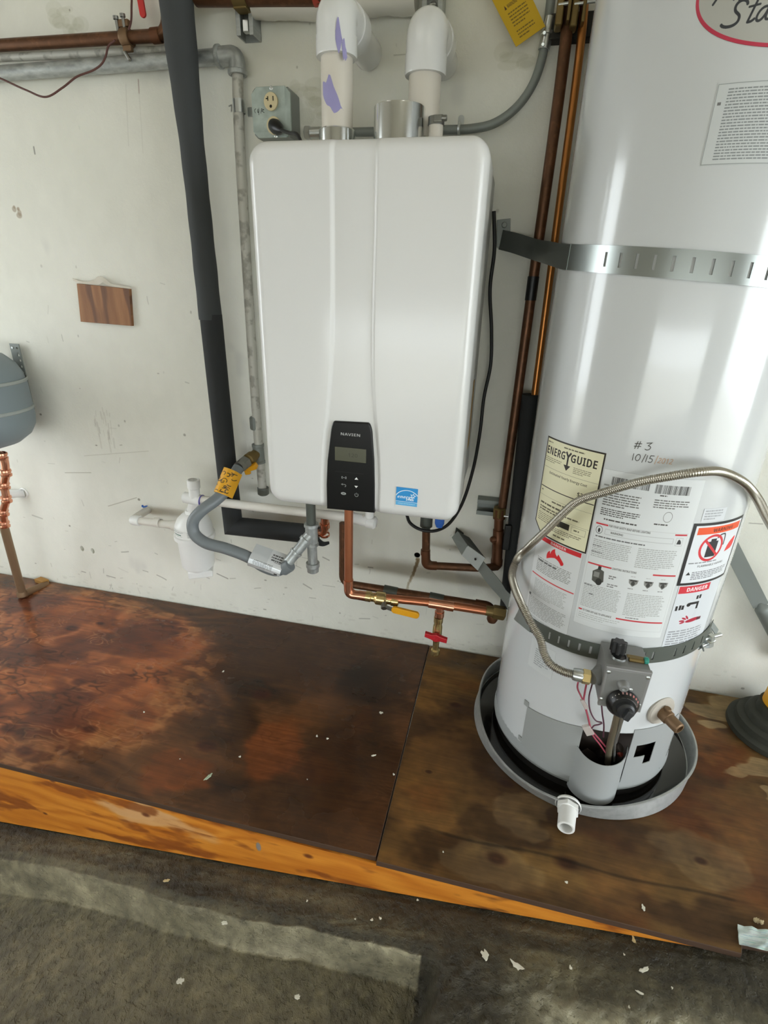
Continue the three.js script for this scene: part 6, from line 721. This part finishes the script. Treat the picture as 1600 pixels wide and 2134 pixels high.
  part(k, 'side_plate', pl([-0.055, 0.4086, 0.03], [-0.0182, 0.3927, 0.1], [-0.0053, 0.4241, 0.1], [-0.0403, 0.4303, 0.03], 0.003), M.galvDull);
  part(k, 'channel', [pl([-0.0403, 0.4303, 0.03], [-0.0053, 0.4241, 0.1], [0.0454, 0.3934, 0.1], [-0.0051, 0.4155, 0.03], 0.003), pl([-0.0509, 0.3906, 0.004], [-0.0264, 0.3816, 0.004], [-0.0236, 0.413, 0.004], [-0.047, 0.4282, 0.004], 0.004)], mat(0x4a4e4a, 0.6, 0.5));
  part(k, 'rivet', (() => { const p = [0.0192, 0.3928, 0.112]; return rod(p, add(p, [0.001, 0.002, 0.006]), 0.0028, 10); })(), M.dark);
  const b = thing('brace', 'grey flattened steel brace slanting down along the wall right of the tank', 'brace');
  const p0 = [0.6001, 0.5467, 0.03], p1 = [0.7593, 0.3239, 0.03], p2 = [0.901, 0.1298, 0.03];
  part(b, 'flattened_end', ribbon([p0, p1], [1, 0.5, 0], 0.037, 0.005, {}), M.galvDull);
  part(b, 'tube', [(() => { const g = turned(lerp(p0, p1, 0.97), [p2[0] - p1[0], p2[1] - p1[1], 0], [[0, 0.004], [0.012, 0.014], [0.02, 0.0185], [0.2, 0.0185], [0.2, 0]], 24); return g; })()], M.galvDull);
  part(b, 'anchor', rod([p0[0], p0[1], 0.0], [p0[0], p0[1], 0.035], 0.006), M.zinc);
}
{ // corrugated gas line over the tank
  const t = thing('flexible_gas_line', 'corrugated stainless flexible gas line arched across the tall tank', 'hose');
  const pts = [[1.06, 0.3, 0.01], [0.98, 0.34, 0.05], [0.85, 0.42, 0.12], [0.7096, 0.5256, 0.2], [0.5825, 0.6547, 0.3], [0.5035, 0.7357, 0.385], [0.4496, 0.779, 0.44], [0.4075, 0.7981, 0.465], [0.3629, 0.8061, 0.5012], [0.3252, 0.7928, 0.4952], [0.2815, 0.772, 0.4805], [0.2399, 0.7439, 0.4618], [0.1995, 0.7118, 0.4385], [0.1803, 0.6806, 0.4245], [0.1577, 0.6331, 0.4037], [0.1331, 0.5815, 0.3769], [0.1142, 0.5074, 0.31], [0.1078, 0.4842, 0.33], [0.1146, 0.4731, 0.37], [0.1318, 0.4617, 0.42], [0.1522, 0.4421, 0.452], [0.173, 0.4216, 0.475], [0.1803, 0.405, 0.49], [0.1938, 0.3903, 0.502], [0.2163, 0.3824, 0.508], [0.2399, 0.3799, 0.51]];
  part(t, 'hose', (() => { const L = new THREE.CatmullRomCurve3(pts.map(V), false, 'centripetal').getLength(), n = Math.round(L / 0.0033); return sweep(pts, (u) => 0.0074 + 0.0013 * Math.cos(u * n * Math.PI * 2) * (0.25 + 0.75 * Math.max(ss(0.5, 0.42, u), ss(0.78, 0.83, u))), { smooth: 1, n: n * 7, seg: 16, computeNormals: true }); })(), M.hoseMetal);
  const a = [0.2361, 0.3814, 0.51], b = [0.2678, 0.3808, 0.512], d = [b[0] - a[0], b[1] - a[1], b[2] - a[2]];
  part(t, 'flare_nut', [turned(a, d, [[0, 0.0075], [0.001, 0.0115], [0.006, 0.0125], [0.018, 0.013], [0.02, 0.0115]], 24)], M.zinc, 'bright flare nut');
  part(t, 'brass_adapter', [hex(add(a, V(d).normalize().toArray(), 0.018), add(a, V(d).normalize().toArray(), 0.034), 0.0145)], M.brass, 'brass adapter');
}
{ // gas control valve on the tank
  const t = thing('gas_control', 'grey cast gas control valve on the tank with a black star knob and dial', 'gas control');
  const zf = 0.532, zb = 0.458, f = [[0.2893, 0.3397, 0.532], [0.3623, 0.3399, 0.532], [0.3639, 0.4304, 0.532], [0.2875, 0.4291, 0.532]].map((p) => [p[0], p[1]]);
  const body = extrude(f, zf - zb, { bevel: 0.004, bs: 3 }); body.translate(0, 0, zb);
  part(t, 'body', body, M.greyCast);
  part(t, 'cover', (() => { const c = f.reduce((a, p) => [a[0] + p[0] / 4, a[1] + p[1] / 4], [0, 0]); const g = extrude(f.map((p) => [c[0] + (p[0] - c[0]) * 1.04, c[1] + (p[1] - c[1]) * 1.04]), 0.006, { bevel: 0.0018 }); g.translate(0, 0, zf - 0.004); return g; })(), mat(0x908f8e, 0.45, 0.35), 'front cover plate');
  part(t, 'mount', [turned(onTank(0.07, 0.355, -0.004), outward(0.07), [[0, 0.024], [0.012, 0.024], [0.02, 0.02], [0.03, 0.02]], 24)], M.greyCast);
  for (const q of [[0.292, 0.4193, 0.5365], [0.3593, 0.421, 0.5365], [0.2911, 0.3549, 0.5365], [0.3573, 0.3558, 0.5365], [0.3366, 0.3877, 0.5365]]) part(t, 'screw', turned(add(q, [0, 0, -0.002]), [0, 0, 1], [[0, 0.0038], [0.002, 0.0038], [0.003, 0.002], [0.003, 0]], 12), M.zinc);
  // inlet boss toward the hose
  const ib = [0.2905, 0.3806, 0.5], ia = [0.2712, 0.3816, 0.512]; part(t, 'inlet', [turned(add(ib, [0.01, 0, -0.006]), [ia[0] - ib[0], ia[1] - ib[1], ia[2] - ib[2]], [[0, 0.021], [0.012, 0.021], [0.026, 0.0135], [0.034, 0.0135], [0.034, 0]], 20)], M.greyCast);
  const kb = [0.3136, 0.4203, 0.5], kt = [0.3098, 0.4464, 0.497];
  part(t, 'knob_base', [turned(add(kb, [0, -0.012, 0]), [0, 1, 0.05], [[0, 0.017], [0.012, 0.016], [0.022, 0.0135], [0.026, 0.0125]], 20)], M.zinc);
  part(t, 'star_knob', (() => { const s = new THREE.Shape(); for (let i = 0; i <= 64; i++) { const a = i / 64 * Math.PI * 2, r = 0.013 + 0.0018 * Math.cos(a * 7); i ? s.lineTo(r * Math.cos(a), r * Math.sin(a)) : s.moveTo(r, 0); } const g = extrude(s, 0.02, { bevel: 0.002, bs: 3 }); g.rotateX(-Math.PI / 2); g.rotateX(-0.12); g.translate(kt[0], kt[1] - 0.006, kt[2]); const c = turned([kt[0], kt[1] - 0.018, kt[2] + 0.001], [0, 1, -0.1], [[0, 0.008], [0.013, 0.013]], 20); return [g, c]; })(), M.black, 'black star knob');
  part(t, 'top_fitting', [bar([0.3275, 0.4215, 0.492], [0.3634, 0.4213, 0.492], 0.018, 0.016, [0, 0, 1], 0.004), rod([0.3299, 0.4323, 0.505], [0.3568, 0.4324, 0.505], 0.0045)], M.brassDull);
  part(t, 'test_cap', rod([0.3561, 0.4356, 0.505], [0.3635, 0.4361, 0.505], 0.0065, 14), M.teal, 'teal cap');
  part(t, 'boss', [turned(add([0.3213, 0.3964, 0.5375], [0, 0, -0.003]), [0.05, -0.1, 1], [[0, 0.0115], [0.006, 0.011], [0.012, 0.008], [0.013, 0.004], [0.011, 0]], 20)], M.greyCast);
  const dc = [0.3277, 0.357, 0.5355], dt = canTex(256, 256, (g, w, h) => { g.fillStyle = '#171717'; g.fillRect(0, 0, w, h); for (let i = 0; i < 9; i++) { const u = 20 + i * 27; g.fillStyle = i > 5 ? '#c2706a' : i > 2 ? '#b98f88' : '#c9c4be'; g.fillRect(u, 150, i > 2 ? 13 : 7, i > 2 ? 60 : 26); } });
  const dial = turned([0, 0, 0], [0, 0, 1], [[0, 0.0], [0, 0.0285], [0.004, 0.0292], [0.016, 0.0225], [0.018, 0.0205], [0.018, 0]], 48); { const p = dial.attributes.position, uv = dial.attributes.uv; for (let i = 0; i < p.count; i++) { const a = Math.atan2(p.getX(i), p.getY(i)); uv.setXY(i, 0.5 + a / 2.4, ss(0.028, 0.019, Math.hypot(p.getX(i), p.getY(i))) * 0.9 < 0.05 ? 0.02 : 0.15 + 0.6 * ss(0.03, 0.021, Math.hypot(p.getX(i), p.getY(i)))); if (p.getZ(i) > 0.0165 || Math.abs(a) > 1.2) uv.setXY(i, 0.01, 0.01); } }
  dial.rotateX(-0.12); dial.translate(dc[0], dc[1], dc[2] + 0.003);
  const dm = part(t, 'dial', dial, mat(0xffffff, 0.35, 0, { map: dt }), 'black temperature dial with red marks');
  part(dm, 'grip', [turned(add(dc, [0.002, 0.0005, 0.02]), [0.02, 0.12, 1], [[0, 0.0165], [0.008, 0.0155], [0.011, 0.012], [0.011, 0]], 28), rbox(add(dc, [0.004, 0.001, 0.034]), 0.011, 0.021, 0.014, 0.002, [-0.12, 0, -0.35])], mat(0x2a2b2d, 0.4));
  // tubes down to the burner
  part(t, 'burner_tube', sweep([[0.336, 0.3042, 0.505], [0.3416, 0.2452, 0.49], [0.3485, 0.1795, 0.47], [0.3637, 0.1012, 0.44]], 0.0068, { smooth: 1, n: 30, seg: 16 }), mat(0x8d8470, 0.4, 0.6), 'aluminium burner tube');
  part(t, 'pilot_tube', [sweep([[0.3413, 0.3121, 0.512], [0.3485, 0.2551, 0.498], [0.3529, 0.207, 0.482], [0.3713, 0.1219, 0.45]], 0.0026, { smooth: 1, n: 30, seg: 10 }), sweep([[0.347, 0.3117, 0.51], [0.3493, 0.2676, 0.5], [0.3561, 0.2017, 0.48]], 0.0018, { smooth: 1, n: 24, seg: 8 })], M.zinc);
  const w = thing('control_wiring', 'thin red and plum wires looping from the gas control to the burner opening', 'wire');
  const wr = (n, pts, r, m) => part(w, n, sweep(pts, r, { smooth: 1, n: 50, seg: 8 }), m);
  wr('wire', [[0.2528, 0.3673, 0.5], [0.2539, 0.3409, 0.497], [0.2648, 0.3169, 0.492], [0.2757, 0.2977, 0.49], [0.2908, 0.2551, 0.487], [0.3061, 0.2144, 0.482], [0.3288, 0.1803, 0.472], [0.3548, 0.137, 0.455]], 0.0017, M.redWire);
  wr('wire', [[0.2673, 0.3652, 0.502], [0.2704, 0.3262, 0.494], [0.2731, 0.3021, 0.49], [0.2866, 0.2679, 0.488], [0.3015, 0.2286, 0.484], [0.3229, 0.1993, 0.476], [0.3434, 0.1703, 0.464]], 0.0019, M.redWire);
  wr('wire', [[0.2785, 0.3588, 0.5], [0.2808, 0.3145, 0.492], [0.2918, 0.2757, 0.488], [0.307, 0.2544, 0.486], [0.3178, 0.2552, 0.488], [0.3116, 0.2484, 0.488], [0.3042, 0.2429, 0.487], [0.3001, 0.2256, 0.484]], 0.0015, M.purpleWire);
  wr('wire', [[0.3034, 0.3149, 0.5], [0.3131, 0.2791, 0.49], [0.3219, 0.2491, 0.486], [0.3296, 0.2086, 0.478]], 0.0016, M.purpleWire);
  part(w, 'connector', [bar([0.2682, 0.3077, 0.492], [0.2811, 0.2873, 0.491], 0.007, 0.007), bar([0.2883, 0.2377, 0.486], [0.3016, 0.2163, 0.485], 0.016, 0.008)], M.clear, 'translucent connector');
}
// ---------------------------------------------------------------- loose things
{
  const t = thing('rubber_base', 'stepped black rubber base with a yellow collar standing against the wall at the right edge', 'rubber base');
  const c = [0.8055, 0, 0.1651], b = [c[0] + 0.034, 0.0, c[2] + 0.005];
  b[0] = 0.848; b[2] = 0.125;
  part(t, 'foot', turned(b, [0, 1, 0], [[0, 0], [0, 0.112], [0.004, 0.114], [0.016, 0.113], [0.022, 0.105], [0.0225, 0.098], [0.038, 0.096], [0.044, 0.088], [0.0445, 0.08], [0.06, 0.077], [0.066, 0.07], [0.0665, 0.06], [0.09, 0.058], [0.093, 0]], 48), M.blackRub);
  part(t, 'collar', turned(add(b, [0, 0.088, 0]), [0, 1, 0], [[0, 0.048], [0.004, 0.052], [0.04, 0.05], [0.046, 0.04], [0.046, 0]], 40), M.yellow, 'yellow collar');
  part(t, 'post', turned(add(b, [0, 0.13, 0]), [0, 1, 0], [[0, 0.024], [0.18, 0.022], [0.185, 0.016], [0.185, 0]], 24), M.black);
  const pt = canTex(256, 256, (g, w, h) => { g.fillStyle = '#b9c4bf'; g.fillRect(0, 0, w, h); const r = rng(8); for (let i = 0; i < 60; i++) { g.fillStyle = `rgba(${90 + r() * 80},${120 + r() * 60},${125 + r() * 60},.5)`; g.fillRect(r() * w, r() * h, 20 + r() * 90, 3 + r() * 5); } });
  const s = [[0.5714, 0.012, 0.6675], [0.5614, 0.012, 0.7035], [0.6304, 0.006, 0.6959], [0.6412, 0.014, 0.663]];
  const pg = (lift) => { const N = 12, pos = [], uv = [], idx = []; for (let i = 0; i <= N; i++) for (let j = 0; j <= N; j++) { const a = lerp(s[0], s[3], i / N), b2 = lerp(s[1], s[2], i / N), p = lerp(a, b2, j / N); pos.push(p[0] + lift * 0.006, p[1] - 0.006 + lift + 0.007 * Math.max(0, vn(i * 0.5 + 3, j * 0.4)), p[2] + lift); uv.push(i / N, j / N); } for (let i = 0; i < N; i++) for (let j = 0; j < N; j++) { const a = i * (N + 1) + j; idx.push(a, a + 1, a + N + 1, a + 1, a + N + 2, a + N + 1); } const g = new THREE.BufferGeometry(); g.setAttribute('position', new THREE.Float32BufferAttribute(pos, 3)); g.setAttribute('uv', new THREE.Float32BufferAttribute(uv, 2)); g.setIndex(idx); g.computeVertexNormals(); return g; };
  solo('paper_scrap', 'crumpled pale printed paper scrap on the platform corner at lower right', 'paper', [pg(0), pg(0.0012)], mat(0xffffff, 0.75, 0, { map: pt, side: THREE.DoubleSide }));
  // flakes: thin irregular chips lying on wood or concrete
  const chip = (seed, c, rx, rz, rot, th = 0.0016) => { const r = rng(seed), n = 15, p = []; for (let i = 0; i < n; i++) { const a = i / n * Math.PI * 2 + (r() - 0.5) * 0.25, q = 0.5 + 0.65 * r(); p.push([rx * 0.85 * q * Math.cos(a), rz * 0.85 * q * Math.sin(a)]); } const g = extrude(p, th, { bevel: th * 0.25, bs: 1 }); g.rotateX(-Math.PI / 2); const ps = g.attributes.position; for (let i = 0; i < ps.count; i++) ps.setY(i, ps.getY(i) + 12 * ps.getX(i) * ps.getX(i)); g.computeVertexNormals(); g.rotateY(rot); g.translate(c[0], c[1] + th * 0.3, c[2]); return g; };
  const named = [
    [[0.1869, -0.0598, 0.7954], 0.016, 0.007, -0.4, 'largest pale paint flake on the concrete, below the drain pan'], [[0.1298, -0.0675, 0.789], 0.009, 0.011, 0.4, 'ragged white paint flake on the concrete left of the largest flake'],
    [[0.4013, -0.0308, 0.7619], 0.012, 0.004, 0.5, 'curled white paint flake on the concrete at right below the platform'], [[0.3918, -0.0321, 0.7986], 0.015, 0.003, -0.2, 'thin long white paint flake near the bottom edge at right'],
    [[-0.4488, -0.2218, 0.9], 0.008, 0.009, 0.6, 'grey white flake on the lower floor below the kerb', 1], [[-0.1966, -0.1405, 0.9], 0.006, 0.005, 0, 'small greyish flake on the lower floor right of the grey white one', 1],
    [[-0.5593, -0.1605, 0.769], 0.009, 0.004, 0.4, 'yellowish crumb on the kerb strip under the orange board'], [[-0.3923, -0.1572, 0.815], 0.009, 0.005, 0.1, 'pale crumb on the worn kerb edge'],
    [[-0.5235, 0.001, 0.623], 0.0045, 0.014, -0.35, 'pale green sliver lying on the wet dark plywood'], [[-0.1662, 0.001, 0.4668], 0.008, 0.003, 0.5, 'white sliver on the dark plywood left of the sheet joint'], [[-0.1808, 0.001, 0.3259], 0.006, 0.005, 0.3, 'whitish crumb on the dark plywood near its joint'], [[-0.6716, 0.001, 0.2876], 0.003, 0.006, 0, 'tiny white crumb on the plywood below the heater'],
    [[0.3933, -0.0319, 0.7164], 0.004, 0.008, 0.2, 'cream splinter at the foot of the orange board'], [[0.4114, 0.001, 0.6742], 0.004, 0.007, 0.2, 'white flake on the olive plywood below the drain pan']];
  const dropAt = (p) => { const x = p[0], z = p[2]; return p; };
  named.forEach(([p, rx, rz, rot, lab, low], i) => { const q = [...p]; if (low) { const r = [...p]; q[1] = p[1]; } solo(/sliver|splinter/.test(lab) ? 'wood_sliver' : 'paint_flake', lab, /sliver|splinter/.test(lab) ? 'sliver' : 'flake', chip(100 + i, q, rx, rz, rot), i === 8 ? mat(0xa9b59a, 0.7) : i === 6 || i === 12 ? mat(0xcbb98a, 0.7) : M.flake); });
  const r = rng(99); const proto = new THREE.Mesh(chip(55, [0, 0, 0], 0.0028, 0.0022, 0), M.flake); shadowed(proto);
  const tiny = [[-0.3211, 0.001, 0.4458], [-0.4795, 0.001, 0.553], [-0.2925, 0.001, 0.4463], [-0.6159, 0.001, 0.5944], [-0.7933, 0.001, 0.4864], [-0.299, 0.001, 0.5714], [-0.1064, 0.001, 0.508], [0.0311, 0.001, 0.6625], [0.2736, 0.001, 0.6629], [-0.124, -0.1017, 0.7713], [-0.0905, -0.0972, 0.7672], [-0.0751, -0.0951, 0.7618], [-0.0081, -0.0861, 0.7146], [0.2784, -0.0474, 0.7815], [0.3669, -0.0355, 0.8219], [0.4414, -0.0254, 0.7812], [0.3726, -0.0347, 0.7434], [-0.2325, -0.1164, 0.7552]];
  tiny.forEach((p, i) => { const on = i < 7 ? 'dark wet plywood' : i < 9 ? 'olive plywood near its front edge' : p[0] < 0.05 ? 'damp concrete strip below the orange board' : 'rough concrete at lower right'; const m = proto.clone(); m.name = numbered('paint_flake'); m.userData = { label: 'tiny white speck of paint on the ' + on, category: 'flake', group: 'tiny paint specks on the ' + on }; m.position.set(p[0], p[1], p[2]); m.rotation.y = r() * 6; const s = 0.7 + r() * 0.9; m.scale.set(s, s, s); scene.add(m); });
  { const c = [0.6111, 0.001, 0.649]; solo('dried_leaf_crumb', 'beige crumb beside the paper scrap at lower right', 'crumb', [chip(71, add(c, [0, 0.002, 0]), 0.008, 0.006, 0.3, 0.004), chip(72, add(c, [0.006, 0.006, 0.003]), 0.006, 0.004, 1, 0.003)], mat(0xbfae8a, 0.8)); }
}
finish();
renderer.render(scene, camera);
